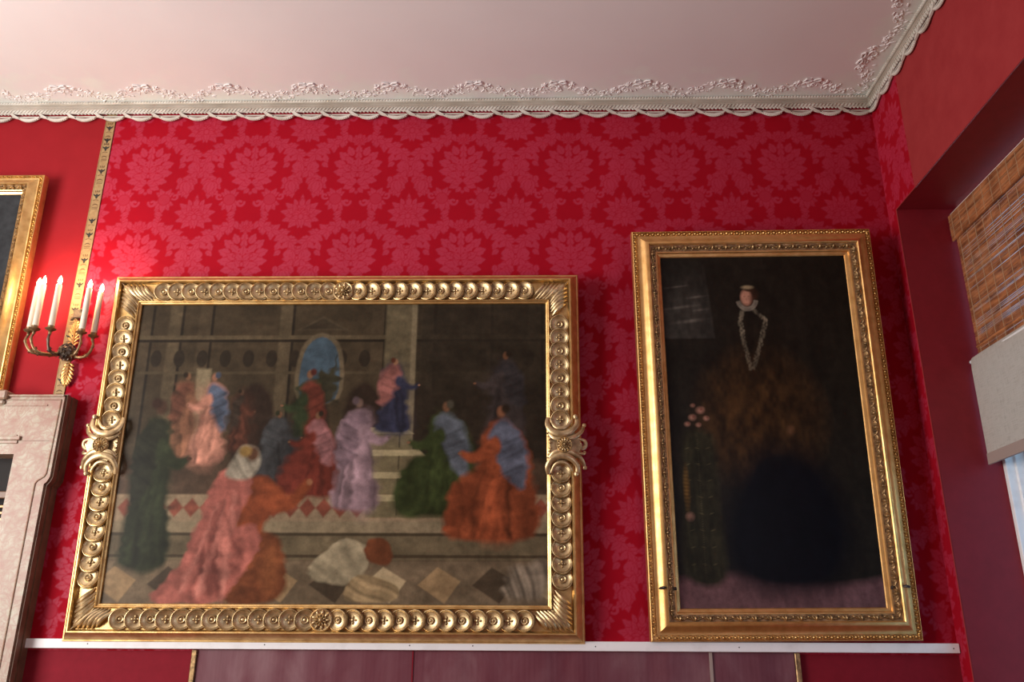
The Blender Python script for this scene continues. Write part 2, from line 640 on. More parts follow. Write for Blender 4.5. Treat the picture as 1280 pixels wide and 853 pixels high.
SX = -2.68  # seam under the gilt ribbon
me, X, Z = grid_mesh('wall_back', SX, XR, 1.46, ZC, 965, 663)
att = me.attributes.new('damask', 'FLOAT', 'POINT')
att.data.foreach_set('value', damask_at(X, Z, 0.235, 4.282).ravel().astype(np.float32))
me.materials.append(M['damask'])
wall_back = bpy.data.objects.new('wall_back', me)
C.objects.link(wall_back)
tag(wall_back, kind='structure')
w = MB()
quad(w, (XL, 0, 1.46), (SX, 0, 1.46), (SX, 0, ZC), (XL, 0, ZC))
struct('wall_back_left', w, 'plain_red')
w = MB()
quad(w, (XL, 0, 0), (XR + 0.3, 0, 0), (XR + 0.3, 0, 1.46), (XL, 0, 1.46))
struct('wall_back_dado', w, 'maroon_cloth')

# right wall: damask strip next to the corner, lighter cloth above the window, recess
YS = -0.37


def rmap(co):
    out = co.copy()
    out[:, 0] = XR
    out[:, 1] = -co[:, 0]
    return out


me, X, Z = grid_mesh('wall_right', 0.0, 0.12, 0.0, ZC, 25, 955, rmap)
att = me.attributes.new('damask', 'FLOAT', 'POINT')
att.data.foreach_set('value', damask_at(X, Z, -0.1, 4.15).ravel().astype(np.float32))
me.materials.append(M['damask'])
me.flip_normals()
o = bpy.data.objects.new('wall_right_strip', me); C.objects.link(o); tag(o, kind='structure')
me, X, Z = grid_mesh('wall_right', 0.12, -YS, RZ1, ZC, 51, 174, rmap)
att = me.attributes.new('damask', 'FLOAT', 'POINT')
att.data.foreach_set('value', damask_at(X, Z, -0.1, 4.15).ravel().astype(np.float32))
me.materials.append(M['damask'])
me.flip_normals()
o = bpy.data.objects.new('wall_right_header', me); C.objects.link(o); tag(o, kind='structure')
w = MB()
# right of the seam, above and beyond the window; a second window further back lets daylight in
quad(w, (XR - .002, YS, RZ1), (XR - .002, RY1, RZ1), (XR - .002, RY1, ZC), (XR - .002, YS, ZC))
quad(w, (XR, RY1, 0), (XR, -4.2, 0), (XR, -4.2, ZC), (XR, RY1, ZC))
quad(w, (XR, -4.2, 3.4), (XR, -6.2, 3.4), (XR, -6.2, ZC), (XR, -4.2, ZC))
quad(w, (XR, -4.2, 0), (XR, -6.2, 0), (XR, -6.2, .8), (XR, -4.2, .8))
quad(w, (XR, -6.2, 0), (XR, YB, 0), (XR, YB, ZC), (XR, -6.2, ZC))
quad(w, (XR, RY0, 0), (XR, RY1, 0), (XR, RY1, RZ0), (XR, RY0, RZ0))
struct('wall_right', w, 'salmon_red')
w = MB()
XO = XR + RD + 0.20
quad(w, (XR, RY0, RZ0), (XO, RY0, RZ0), (XO, RY0, RZ1), (XR, RY0, RZ1))          # far jamb
quad(w, (XR, RY1, RZ0), (XR, RY1, RZ1), (XO, RY1, RZ1), (XO, RY1, RZ0))          # near jamb
quad(w, (XR, RY0, RZ1), (XO, RY0, RZ1), (XO, RY1, RZ1), (XR, RY1, RZ1))          # soffit
quad(w, (XR, RY0, RZ0), (XR, RY1, RZ0), (XO, RY1, RZ0), (XO, RY0, RZ0))          # sill
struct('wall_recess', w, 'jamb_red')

# thin cord covering the cloth edge around the recess and along the seam
w = MB()
w.tube([(XR - .003, RY0 + .002, RZ0), (XR - .003, RY0 + .002, RZ1)], .0035, 6)
w.tube([(XR - .003, RY0, RZ1 + .002), (XR - .003, RY1, RZ1 + .002)], .0035, 6)
struct('trim_1', w, 'salmon_red', smooth=True)

w = MB()
quad(w, (XL, YB, ZC), (XL, 0, ZC), (XR + .0, 0, ZC), (XR + .0, YB, ZC))
struct('ceiling', w, 'plaster')
w = MB()
quad(w, (XL, YB, 0), (XR + .4, YB, 0), (XR + .4, 0, 0), (XL, 0, 0))
struct('floor', w, 'floor')
w = MB()
# left wall with its tall window opening
quad(w, (XL, 0, 0), (XL, -2.2, 0), (XL, -2.2, ZC), (XL, 0, ZC))
quad(w, (XL, -5.2, 0), (XL, YB, 0), (XL, YB, ZC), (XL, -5.2, ZC))
quad(w, (XL, -2.2, 4.1), (XL, -5.2, 4.1), (XL, -5.2, ZC), (XL, -2.2, ZC))
quad(w, (XL, -2.2, 0), (XL, -5.2, 0), (XL, -5.2, 1.1), (XL, -2.2, 1.1))
struct('wall_left', w, 'plain_red')
w = MB()
quad(w, (XL, YB, 0), (XR, YB, 0), (XR, YB, ZC), (XL, YB, ZC))
struct('wall_rear', w, 'plain_red')

# ------------------------------------------------------------------ cornice
# straight mouldings: profile (distance from wall, z) swept along the back wall and mitred into the right wall
def mitre_run(prof, mb):
    """prof: (d, z); back wall run from XL to the corner, then along the right wall"""
    rings = []
    for where in range(3):
        ring = []
        for d, z in prof:
            if where == 0: ring.append((XL, -d, z))
            elif where == 1: ring.append((XR - d, -d, z))
            else: ring.append((XR - d, YB, z))
        rings.append(ring)
    n = len(prof)
    vs = [p for r in rings for p in r]
    fs = []
    for i in range(2):
        for j in range(n - 1):
            a = i * n + j
            fs.append((a, a + 1, a + 1 + n, a + n))
    mb.add(vs, fs)


w = MB()
mitre_run([(0.0, 4.712), (.026, 4.712), (.026, 4.719), (.020, 4.722), (.018, 4.733), (.024, 4.737), (.020, 4.741), (.020, 4.747), (.030, 4.750)], w)
struct('trim_2', w, 'moulding', smooth=True, angle=0.5)
w = MB()
mitre_run([(.028, 4.748), (.034, 4.750), (.036, 4.756), (.033, 4.763), (.024, ZC)], w)
# bead row under the ceiling line
for i in range(int((XR + 4.0) / 0.018)):
    x = XR - .045 - i * 0.018
    w.dome((x, -.034, 4.757), (1, 0, 0), (0, 0, 1), (0, -1, 0), .0085, .0075, .007, 6, 2, 0)
for i in range(int(3.0 / 0.018)):
    w.dome((XR - .034, -.045 - i * .018, 4.757), (0, 1, 0), (0, 0, 1), (-1, 0, 0), .0085, .0075, .007, 6, 2, 0)
struct('trim_3', w, 'cornice', smooth=True)

# pierced lace border hanging below the moulding
def lace(mb, P, total, period, n0):
    """P(s, z, d) -> point; s runs along the wall away from the corner"""
    def band(pts_top, pts_bot, d0=.012, d1=.022):
        n = len(pts_top)
        rings = []
        for (s, z), (s2, z2) in zip(pts_top, pts_bot):
            rings.append([P(s, z, d1), P(s2, z2, d1), P(s2, z2, d0), P(s, z, d0)])
        mb.loft(rings, True, True)
    band([(0, 4.714), (total, 4.714)], [(0, 4.686), (total, 4.686)])
    band([(0, 4.6665), (total, 4.6665)], [(0, 4.6600), (total, 4.6600)], .013, .020)
    nper = int(total / period)
    for k_ in range(nper):
        s0 = n0 + k_ * period
        top, bot = [], []
        for q in range(13):
            t = q / 12
            s = s0 + t * period * 0.74
            dip = math.sin(PI * t) ** 0.8 * 0.026
            top.append((s, 4.664 - dip * 0.84))
            bot.append((s, 4.655 - dip))
        band(top, bot, .012, .026)
        # small scallops along the edge
        for q in range(1, 12):
            t = q / 12
            s, z = bot[q]
            mb.dome(P(s, z + .001, .018), P(1, 0, 0) - P(0, 0, 0), P(0, 1, 0) - P(0, 0, 0), P(0, 0, 1) - P(0, 0, 0), .0065, .006, .008, 6, 2, 0)
        # inner string
        band([(s0 + .02, 4.657), (s0 + period * .36, 4.650), (s0 + period * .68, 4.657)], [(s0 + .02, 4.653), (s0 + period * .36, 4.6455), (s0 + period * .68, 4.653)], .013, .02)
        # diagonal leaf strap from the band to the start of the scallop
        st = s0 + period * 0.72
        band([(st - .006, 4.656), (st + .02, 4.668), (st + .050, 4.690)], [(st - .008, 4.646), (st + .033, 4.657), (st + .070, 4.687)], .014, .026)
        # droplets hanging from the upper band between straps
        for q in range(5):
            s = s0 + .026 + q * .023
            mb.dome(P(s, 4.686, .016), P(1, 0, 0) - P(0, 0, 0), P(0, 1, 0) - P(0, 0, 0), P(0, 0, 1) - P(0, 0, 0), .0085, .0075, .008, 6, 2, 0)
        # slanting reeds on the upper band
        for q in range(int(period / .0225)):
            s = s0 + q * .0225
            band([(s, 4.712), (s + .014, 4.690)], [(s + .005, 4.712), (s + .019, 4.690)], .018, .027)


w = MB()
lace(w, lambda s, z, d: Vector((XR - .004 - s, -d, z)), 6.3, .1815, .012)
struct('trim_4', w, 'cornice', smooth=True, angle=0.6)
w = MB()
lace(w, lambda s, z, d: Vector((XR - d, -.004 - s, z)), 3.2, .1815, .012)
struct('trim_5', w, 'cornice', smooth=True, angle=0.6)

# raised garland on the ceiling
def garland(mb, P, s_start, n_per, period, r):
    U = lambda a: (P(math.cos(a), math.sin(a)) - P(0, 0))
    nz = Vector((0, 0, -1))

    def leafc(s, d, a, L, W, H):
        uu = U(a); vv = U(a + PI / 2)
        mb.dome(P(s, d) + Vector((0, 0, .001)), uu, vv, nz, L, W, H, 8, 3, 1)

    def curl(s, d, R, a0, turns, th):
        pts = []
        nn = 12
        for i in range(nn):
            t = i / (nn - 1)
            a = a0 + turns * 2 * PI * t
            rr = R * (1 - .75 * t)
            q = P(s + rr * math.cos(a), d + rr * math.sin(a))
            pts.append((q.x, q.y, ZC - th * .6))
        mb.tube(pts, [th * (1 - .4 * i / nn) for i in range(nn)], 5)

    for k_ in range(n_per):
        s0 = s_start + k_ * period
        # wave: low cluster .. rising to a bow .. falling again
        prev = None
        for q in range(26):
            t = q / 26
            s = s0 + t * period
            hgt = 0.5 - 0.5 * math.cos(2 * PI * t)
            d = 0.060 + 0.085 * hgt ** 0.8
            for rep in range(2):
                a = r.uniform(0, 2 * PI)
                L = r.uniform(.008, .022)
                leafc(s + r.uniform(-.012, .012), d + r.uniform(-.060, .045), a, L, L * r.uniform(.25, .42), r.uniform(.003, .0075))
            if q % 3 == 0:
                curl(s, d + r.uniform(-.035, .035), r.uniform(.014, .028), r.uniform(0, 6), r.choice((1, -1)) * r.uniform(.6, .9), .0034)
        # second strand hugging the bead row at the troughs
        for q in range(14):
            s = s0 + (q / 14 - .5) * period * .62
            L = r.uniform(.007, .016)
            leafc(s, .040 + r.uniform(0, .04) + .05 * (abs(q / 14 - .5)), r.uniform(0, 6), L, L * .35, r.uniform(.003, .007))
        # ribbon bow at the crest
        sc_ = s0 + period * .52
        for sg in (1, -1):
            pts = [(0, 0), (.018, .016), (.042, .020), (.050, .004), (.030, -.006), (0, 0)]
            pp = [P(sc_ + sg * a, .172 + b) for a, b in pts]
            mb.tube([(p.x, p.y, ZC - .006) for p in pp], .0055, 5)
            pts = [(0, 0), (.02, -.018), (.045, -.022), (.06, -.036)]
            pp = [P(sc_ + sg * a, .172 + b) for a, b in pts]
            mb.tube([(p.x, p.y, ZC - .004) for p in pp], [.005, .005, .004, .002], 5)
        # flowers beside the bow
        for ds, dd in ((-.085, .155), (.085, .150), (-.16, .11), (.17, .10), (.0, .125)):
            for q in range(6):
                a = q * PI / 3 + r.random()
                leafc(sc_ + ds + .011 * math.cos(a), dd + .011 * math.sin(a), a, .011, .006, .009)
            leafc(sc_ + ds, dd, 0, .006, .006, .013)


w = MB()
garland(w, lambda s, d: Vector((XR - s, -d - .01, ZC)), .14, 12, .52, random.Random(3))
struct('trim_6', w, 'relief', smooth=True)
w = MB()
garland(w, lambda s, d: Vector((XR - d - .01, -s, ZC)), .12, 5, .52, random.Random(5))
struct('trim_7', w, 'relief', smooth=True)

# ------------------------------------------------------------------ white rail below the paintings
w = MB()
w.box((-2.60, -.032, 1.470), (2.135, 0.0, 1.516), .002)
for x in (-2.27, -1.36, -.62, -.30, .32, 1.04, 2.105):
    w.cur = 1
    w.dome((x, -.0315, 1.492), (1, 0, 0), (0, 0, 1), (0, -1, 0), .004, .004, .002, 6, 2, 0)
    w.cur = 0
struct('trim_8', w, ['white', 'nail'])

# textile panel under the rail, held by two gilt battens
t = thing('textile_panel', 'dusty pink silk panel between two thin gilt battens under the white rail', 'textile panel', (-.195, -.004, .55))
w = MB()
xs = np.linspace(-1.51, 1.51, 150)
rings = []
for x in xs:
    y = -.006 + .003 * math.sin(x * 23) * math.sin(x * 5.1) + .0008 * math.sin(x * 41)
    rings.append([(x, y, .918), (x, y - .001, .5), (x, y, .0), (x, 0.002, .0), (x, .002, .918)])
w.loft(rings, True, True)
w.build('silk_cloth', 'silk', t, smooth=True)
w = MB(); w.box((-.412, -.0095, 0), (-.406, -.006, .917)); s1 = w.build('seam', 'maroon_cloth', t)
w = MB(); w.box((1.085, -.013, 0), (1.100, -.006, .917)); s2 = w.build('seam', 'hem', t)
for x in (-1.525, 1.525):
    w = MB(); w.box((x - .013, -.018, -.01), (x + .013, .003, .917), .003)
    w.build('batten', 'dark_gilding', t)

# ------------------------------------------------------------------ frame helper


def rect_sweep(mb, W, H, prof):
    """prof: (t inward, h outward). local frame: x right, z up, outward -y"""
    rings = []
    for cx, cz in ((-1, 0), (1, 0), (1, 1), (-1, 1)):
        ring = []
        for t_, h in prof:
            x = cx * (W / 2 - t_)
            z = t_ if cz == 0 else H - t_
            ring.append((x, -h, z))
        rings.append(ring)
    n = len(prof)
    vs = [p for r in rings for p in r]
    fs = []
    for i in range(4):
        for j in range(n - 1):
            a = i * n + j
            b = ((i + 1) % 4) * n + j
            fs.append((a, b, b + 1, a + 1))
    mb.add(vs, fs)


def canvas_mesh(name, W, H, img, mat, parent, y, z0):
    """img: (rows bottom-up, cols, 3) linear colours -> grid mesh with a colour attribute"""
    nz, nx = img.shape[:2]
    me, X, Z = grid_mesh(name, -W / 2, W / 2, z0, z0 + H, nx, nz)
    a = me.attributes.new('paint', 'FLOAT_COLOR', 'POINT')
    col = np.ones((nx * nz, 4), np.float32)
    col[:, :3] = img.reshape(-1, 3)
    a.data.foreach_set('color', col.ravel())
    me.materials.append(M[mat])
    o = bpy.data.objects.new(name, me)
    C.objects.link(o)
    o.parent = parent
    o.location = (0, y, 0)
    # stretcher board behind gives the canvas thickness
    return o


# ------------------------------------------------------------------ painted canvases (generic old-master colouring)


class Art:
    def __init__(self, w, h, W, H, seed=1):
        self.w, self.h = w, h
        x = (np.arange(w) + .5) / w * W
        y = (np.arange(h) + .5) / h * H
        self.X, self.Y = np.meshgrid(x, y)
        self.img = np.zeros((h, w, 3))
        self.r = np.random.default_rng(seed)
        self.n1 = self.noise(9); self.n2 = self.noise(22); self.n3 = self.noise(60)

    def noise(self, n):
        a = self.r.random((n + 3, n + 3))
        yy = np.linspace(0, n, self.h); xx = np.linspace(0, n, self.w)
        i, j = np.floor(yy).astype(int), np.floor(xx).astype(int)
        fy, fx = (yy - i)[:, None], (xx - j)[None, :]
        fy = fy * fy * (3 - 2 * fy); fx = fx * fx * (3 - 2 * fx)
        g = lambda p, q: a[np.ix_(p, q)]
        return (g(i, j) * (1 - fx) + g(i, j + 1) * fx) * (1 - fy) + (g(i + 1, j) * (1 - fx) + g(i + 1, j + 1) * fx) * fy

    def lay(self, mask, col, shade=0.0, fold=None):
        c = np.array(lin(*col)[:3])
        tone = np.ones_like(self.X)
        if shade:
            tone = tone * (1 + shade * (self.n2 - .5) * 2) * (1 + shade * .7 * (self.n3 - .5) * 2)
        if fold is not None:
            ang, freq, amt = fold
            ph = (self.X * math.cos(ang) + self.Y * math.sin(ang)) * freq + self.n1 * 7 + self.n2 * 2.5
            tone = tone * (1 + amt * np.sin(ph) + amt * .5 * np.sin(ph * 2.3 + 1))
        mk = np.clip(mask, 0, 1)[..., None]
        self.img = self.img * (1 - mk) + c * np.clip(tone, .15, 3)[..., None] * mk

    def poly(self, pts, soft=.008, wob=.0):
        """soft mask of a polygon"""
        X = self.X + wob * (self.n3 - .5); Y = self.Y + wob * (self.n2 - .5)
        inside = np.zeros(X.shape, bool)
        dist = np.full(X.shape, 9.0)
        n = len(pts)
        for i in range(n):
            x0, y0 = pts[i]; x1, y1 = pts[(i + 1) % n]
            c = ((y0 > Y) != (y1 > Y))
            with np.errstate(divide='ignore', invalid='ignore'):
                xi = (x1 - x0) * (Y - y0) / ((y1 - y0) if y1 != y0 else 1e-9) + x0
            inside ^= c & (X < xi)
            dx, dy = x1 - x0, y1 - y0
            t = np.clip(((X - x0) * dx + (Y - y0) * dy) / (dx * dx + dy * dy + 1e-12), 0, 1)
            dist = np.minimum(dist, np.hypot(X - x0 - t * dx, Y - y0 - t * dy))
        sd = np.where(inside, dist, -dist)
        return np.clip(sd / soft * .5 + .5, 0, 1)

    def ell(self, cx, cy, rx, ry, soft=.25, rot=0):
        X, Y = self.X - cx, self.Y - cy
        c, s = math.cos(rot), math.sin(rot)
        d = np.hypot((X * c + Y * s) / rx, (-X * s + Y * c) / ry)
        return np.clip((1 - d) / soft, 0, 1)

    def smooth_poly(self, pts, **kw):
        """Catmull-Rom rounding of the outline"""
        out = []
        n = len(pts)
        for i in range(n):
            p0, p1, p2, p3 = (np.array(pts[(i + q) % n]) for q in (-1, 0, 1, 2))
            for t in (0, .25, .5, .75):
                out.append(tuple(.5 * ((2 * p1) + (-p0 + p2) * t + (2 * p0 - 5 * p1 + 4 * p2 - p3) * t ** 2 + (-p0 + 3 * p1 - 3 * p2 + p3) * t ** 3)))
        return self.poly(out, **kw)


def robed(a, x, y, h, robe, mantle, skin, hair, lean=0.0, wide=.36, side=1, seated=False):
    """an anonymous draped figure, standing or sitting, seen softly"""
    P = lambda u, v: (x + (u * side + lean * v * .5) * h, y + v * h)
    W = wide
    dim = lambda c, k_=.8: tuple(q * k_ for q in c)
    if seated:
        body = [P(-W * .6, 0), P(W * 1.0, 0), P(W * 1.05, .26), P(W * .75, .46), P(W * .45, .52), P(W * .36, .76), P(.05, .86), P(-W * .40, .76), P(-W * .62, .4)]
    else:
        body = [P(-W * .5, 0), P(W * .55, 0), P(W * .42, .4), P(W * .36, .72), P(W * .22, .84), P(0, .87), P(-W * .26, .84), P(-W * .42, .68), P(-W * .40, .35)]
    f = a.r.uniform(-.25, .25)
    a.lay(a.smooth_poly(body, soft=.016, wob=.03), dim(robe, .84), .34, (f, 46, .12))
    lit = [P(u * .55 + .04, v * .92 + .03) for u, v in ((-W * .4, 0), (W * .5, 0), (W * .42, .45), (W * .25, .78), (-W * .2, .8))]
    a.lay(a.smooth_poly(lit, soft=.07, wob=.05) * .5, dim(robe, 1.08), .3, (f, 90, .14))
    for q in range(6):   # irregular folds, dark and light, falling from waist and shoulder
        u0 = -W * .42 + W * .9 * a.r.random()
        u1 = u0 * .45 + a.r.uniform(-.05, .05)
        um = (u0 + u1) / 2 + a.r.uniform(-.05, .05)
        v1 = a.r.uniform(.35, .75)
        wd = a.r.uniform(.010, .030)
        a.lay(a.smooth_poly([P(u0, .02), P(u0 + wd * 1.5, .02), P(um + wd, v1 * .5), P(u1 + .006, v1), P(u1, v1), P(um, v1 * .5)], soft=.013, wob=.02) * .5, dim(robe, (.40, 1.25)[q % 3 == 0]), .3)
    mt = [P(-W * .44, .34), P(-W * .12, .40), P(W * .12, .60), P(W * .26, .76), P(.02, .87), P(-W * .30, .80), P(-W * .50, .6)]
    a.lay(a.smooth_poly(mt, soft=.014, wob=.03), dim(mantle, .84), .34, (1.0 * side, 52, .12))
    for q in range(3):
        v0 = .45 + q * .11
        a.lay(a.poly([P(-W * .40, v0 + .06), P(-W * .40, v0 + .085), P(W * .05, v0), P(W * .05, v0 - .008)], .008) * .5, dim(mantle, .45), .3)
    arm = [P(W * .14, .74), P(W * .55, .62), P(W * .80, .63), P(W * .80, .585), P(W * .55, .54), P(W * .05, .62)]
    a.lay(a.smooth_poly(arm, soft=.010), dim(robe, .92), .3, (1.2, 60, .12))
    a.lay(a.ell(*P(W * .83, .61), .022 * h, .015 * h, .5), dim(skin), .2)
    a.lay(a.ell(*P(.012, .925), .042 * h, .056 * h, .5), dim(skin), .2)
    a.lay(a.ell(*P(-.022, .948), .042 * h, .048 * h, .5), dim(hair), .2)


def hall_art():
    W, H = 2.30, 1.63
    a = Art(575, 408, W, H, 5)
    a.lay(np.ones_like(a.X), (66, 55, 41), .22)
    # dim hall: cornice, flat piers and a row of small recesses
    for i, x in enumerate((.0, .17, .34, .80, 1.32, 1.60, 1.92, 2.2)):
        a.lay(a.poly([(x, .72), (x + .07, .72), (x + .07, 1.63), (x, 1.63)], .006), (84, 72, 55) if i % 2 else (74, 62, 47), .2)
        a.lay(a.poly([(x + .07, .72), (x + .085, .72), (x + .085, 1.63), (x + .07, 1.63)], .004), (38, 31, 24), .2)
    a.lay(a.poly([(0, 1.42), (W, 1.42), (W, 1.445), (0, 1.445)], .004), (88, 76, 58), .2)
    a.lay(a.poly([(0, 1.405), (W, 1.405), (W, 1.42), (0, 1.42)], .004), (36, 29, 22), .2)
    a.lay(a.poly([(0, 1.22), (W, 1.22), (W, 1.235), (0, 1.235)], .004), (80, 69, 52), .2)
    for i in range(17):
        x = .12 + i * .13
        a.lay(a.ell(x, 1.31, .035, .055, .2), (44, 36, 28), .2)
    for i in range(7):
        x = .40 + i * .30
        a.lay(a.smooth_poly([(x - .10, .74), (x + .10, .74), (x + .10, 1.05), (x, 1.17), (x - .10, 1.05)], soft=.014), (46, 33, 27), .2)
    # open doorway with evening sky
    a.lay(a.smooth_poly([(.93, 1.08), (1.16, 1.08), (1.16, 1.36), (1.045, 1.46), (.93, 1.36)], soft=.006), (98, 86, 68), .2)
    a.lay(a.smooth_poly([(.95, 1.08), (1.14, 1.08), (1.14, 1.34), (1.045, 1.435), (.95, 1.34)], soft=.005), (58, 80, 98), .2)
    a.lay(a.smooth_poly([(.95, 1.06), (1.14, 1.06), (1.14, 1.30), (1.10, 1.24), (1.05, 1.27), (1.0, 1.19), (.95, 1.17)], soft=.012, wob=.06), (48, 46, 34), .4)
    a.lay(a.poly([(.90, 1.475), (1.19, 1.475), (1.045, 1.56)], .006), (78, 67, 52), .2)
    a.lay(a.poly([(.93, 1.482), (1.16, 1.482), (1.045, 1.545)], .005), (58, 49, 38), .2)
    # right side in shadow
    a.lay(a.poly([(1.58, .6), (W, .6), (W, 1.63), (1.58, 1.63)], .03) * .85, (45, 38, 31), .25)
    # pale pier
    a.lay(a.poly([(1.40, .8), (1.56, .8), (1.56, 1.63), (1.40, 1.63)], .008), (98, 88, 68), .2)
    a.lay(a.poly([(1.545, .8), (1.575, .8), (1.575, 1.63), (1.545, 1.63)], .005), (120, 108, 86), .15)
    a.lay(a.poly([(.36, .74), (.44, .74), (.44, 1.25), (.36, 1.25)], .008), (122, 110, 88), .2)
    # floor
    a.lay(a.poly([(0, .0), (W, .0), (W, .74), (0, .74)], .02), (78, 60, 48), .3)
    a.lay(a.poly([(0, .40), (W, .40), (W, .56), (0, .56)], .006), (142, 122, 100), .15)
    for i in range(26):
        x = .02 + i * .088
        a.lay(a.poly([(x, .49), (x + .044, .44), (x + .088, .49), (x + .044, .54)], .006), (128, 66, 52), .25)
    # broad step with its moulded front
    a.lay(a.poly([(0, .36), (W, .36), (W, .42), (0, .42)], .005), (132, 118, 96), .15)
    a.lay(a.poly([(0, .22), (W, .22), (W, .36), (0, .36)], .005), (104, 92, 72), .25)
    a.lay(a.poly([(0, .345), (W, .345), (W, .36), (0, .36)], .003), (68, 58, 44), .1)
    a.lay(a.poly([(0, .235), (W, .235), (W, .25), (0, .25)], .003), (72, 60, 46), .1)
    # stone stairs at centre right
    for i in range(4):
        x0, x1 = 1.34 - .0 * i, 1.78 - .07 * i
        y0 = .44 + i * .12
        a.lay(a.poly([(x0, y0), (x1, y0), (x1, y0 + .09), (x0, y0 + .09)], .004), (108, 98, 74), .2)
        a.lay(a.poly([(x0, y0 + .085), (x1 + .01, y0 + .085), (x1 - .03, y0 + .12), (x0, y0 + .12)], .004), (158, 146, 114), .15)
        a.lay(a.poly([(x0 + .16, y0 + .01), (x0 + .17, y0 + .01), (x0 + .17, y0 + .085), (x0 + .16, y0 + .085)], .002), (82, 74, 56), .1)
    # foreground paving
    a.lay(a.poly([(0, 0), (W, 0), (W, .22), (0, .22)], .006), (112, 96, 78), .25)
    for i in range(9):
        x = -.05 + i * .28
        a.lay(a.poly([(x, .10), (x + .10, .19), (x + .22, .12), (x + .14, .01)], .004), [(150, 124, 92), (74, 62, 50), (168, 150, 120)][i % 3], .2)
    # draped company: generic figures carrying the picture's colours
    sk, hr = (150, 104, 76), (54, 40, 30)
    dk = (34, 38, 28)
    robed(a, .31, .78, .46, (138, 92, 70), (124, 74, 58), sk, hr, wide=.3)
    robed(a, .47, .74, .50, (190, 128, 112), (88, 104, 134), (178, 120, 98), (80, 92, 118), wide=.34, side=-1)
    robed(a, .62, .80, .34, (92, 50, 38), (70, 56, 48), (112, 78, 60), hr, wide=.3)
    robed(a, 1.00, .70, .56, (48, 62, 38), (126, 54, 42), sk, (96, 38, 34), wide=.32, side=-1)
    robed(a, .84, .62, .40, (58, 60, 66), (80, 84, 92), sk, (58, 62, 42), seated=True, wide=.4)
    robed(a, 1.06, .56, .46, (118, 42, 32), (162, 104, 112), sk, hr, seated=True, wide=.40, side=-1)
    robed(a, .18, .20, .90, (44, 54, 34), (40, 44, 32), (96, 62, 48), (70, 40, 30), wide=.26)
    robed(a, 1.27, .50, .60, (150, 122, 138), (138, 112, 130), (132, 104, 96), (112, 92, 104), wide=.36)
    robed(a, 1.46, .90, .42, (48, 52, 80), (172, 104, 102), (190, 136, 104), (120, 62, 40), wide=.40, side=1)
    robed(a, 1.76, .46, .62, (58, 72, 36), (100, 110, 128), sk, (96, 92, 80), seated=True, wide=.40, side=-1)
    robed(a, 2.08, .86, .50, (62, 54, 56), (60, 56, 62), (140, 92, 64), hr, wide=.42, side=-1)
    robed(a, 2.06, .34, .72, (156, 72, 36), (100, 108, 134), (162, 104, 74), hr, seated=True, wide=.38, side=-1)
    # one large figure kneeling with its back turned, under a loose pink cloak
    K = lambda pts, **kw: a.smooth_poly([(x_ + .0, y_) for x_, y_ in pts], **kw)
    a.lay(K([(.62, .02), (.92, .03), (.94, .20), (.88, .34), (.74, .38), (.62, .26)], soft=.014, wob=.02), (112, 58, 30), .3, (1.2, 24, .12))
    a.lay(K([(.84, .05), (.90, .06), (.91, .22), (.86, .30), (.82, .18)], soft=.03) * .6, (150, 86, 46), .2)
    a.lay(K([(.66, .36), (.70, .62), (.80, .66), (.93, .56), (1.02, .64), (1.04, .60), (.96, .48), (.84, .44), (.78, .34)], soft=.012, wob=.02), (130, 60, 28), .25, (.8, 40, .12))
    a.lay(a.ell(1.035, .625, .022, .022, .6), (140, 92, 64), .2)
    a.lay(K([(.26, .02), (.60, .02), (.72, .16), (.80, .30), (.76, .40), (.66, .40), (.72, .56), (.70, .68), (.60, .70), (.52, .62), (.46, .42), (.38, .18)], soft=.010, wob=.03), (158, 86, 80), .3, (.35, 40, .13))
    for q in range(16):
        t_ = a.r.random(); t2 = np.clip(t_ + a.r.uniform(-.25, .25), 0, 1)
        v1 = a.r.uniform(.28, .62); wd = a.r.uniform(.010, .026); y0_ = a.r.uniform(.02, .25)
        xa = .32 + .30 * t_ + y0_ * .45; xb = .60 + .08 * t2 - (.62 - v1) * .4
        xm_ = (xa + xb) / 2 + a.r.uniform(-.03, .03)
        a.lay(K([(xa, y0_), (xa + wd * 1.5, y0_), (xm_ + wd, (y0_ + v1) / 2), (xb + .006, v1), (xb, v1), (xm_, (y0_ + v1) / 2)], soft=.012, wob=.02) * .55, ((100, 44, 42), (190, 118, 110))[q % 3 == 0], .3)
    a.lay(K([(.58, .66), (.62, .76), (.66, .82), (.74, .80), (.76, .72), (.70, .64)], soft=.012), (150, 142, 130), .3, (.9, 80, .15))
    a.lay(a.ell(.715, .775, .045, .052, .5), (92, 60, 42), .2)
    a.lay(a.ell(.675, .79, .045, .040, .5), (142, 112, 58), .25)
    # loose sheets and a scroll on the paving
    a.lay(a.smooth_poly([(1.06, .14), (1.20, .32), (1.38, .28), (1.36, .16), (1.24, .09)], soft=.008, wob=.03), (158, 146, 122), .3, (.9, 60, .14))
    a.lay(a.smooth_poly([(1.26, .03), (1.50, .02), (1.52, .10), (1.32, .15)], soft=.006), (150, 128, 96), .2, (1.2, 80, .25))
    a.lay(a.smooth_poly([(1.36, .22), (1.48, .20), (1.47, .31), (1.37, .33)], soft=.008, wob=.02), (112, 60, 34), .3)
    a.lay(a.smooth_poly([(2.08, .05), (2.28, .05), (2.28, .22), (2.12, .18)], soft=.02, wob=.03), (128, 116, 104), .3, (.4, 90, .3))
    # old varnish: everything sinks towards brown
    g_ = a.img.mean(2, keepdims=True)
    a.img = (np.power(np.clip(a.img, 0, 1), 1.06) * 1.05 * .84 + g_ * .16 * np.array([1.1, 1.0, .78])) * np.array([.86, .84, .76]) + np.array([.004, .003, .0015])
    return a.img


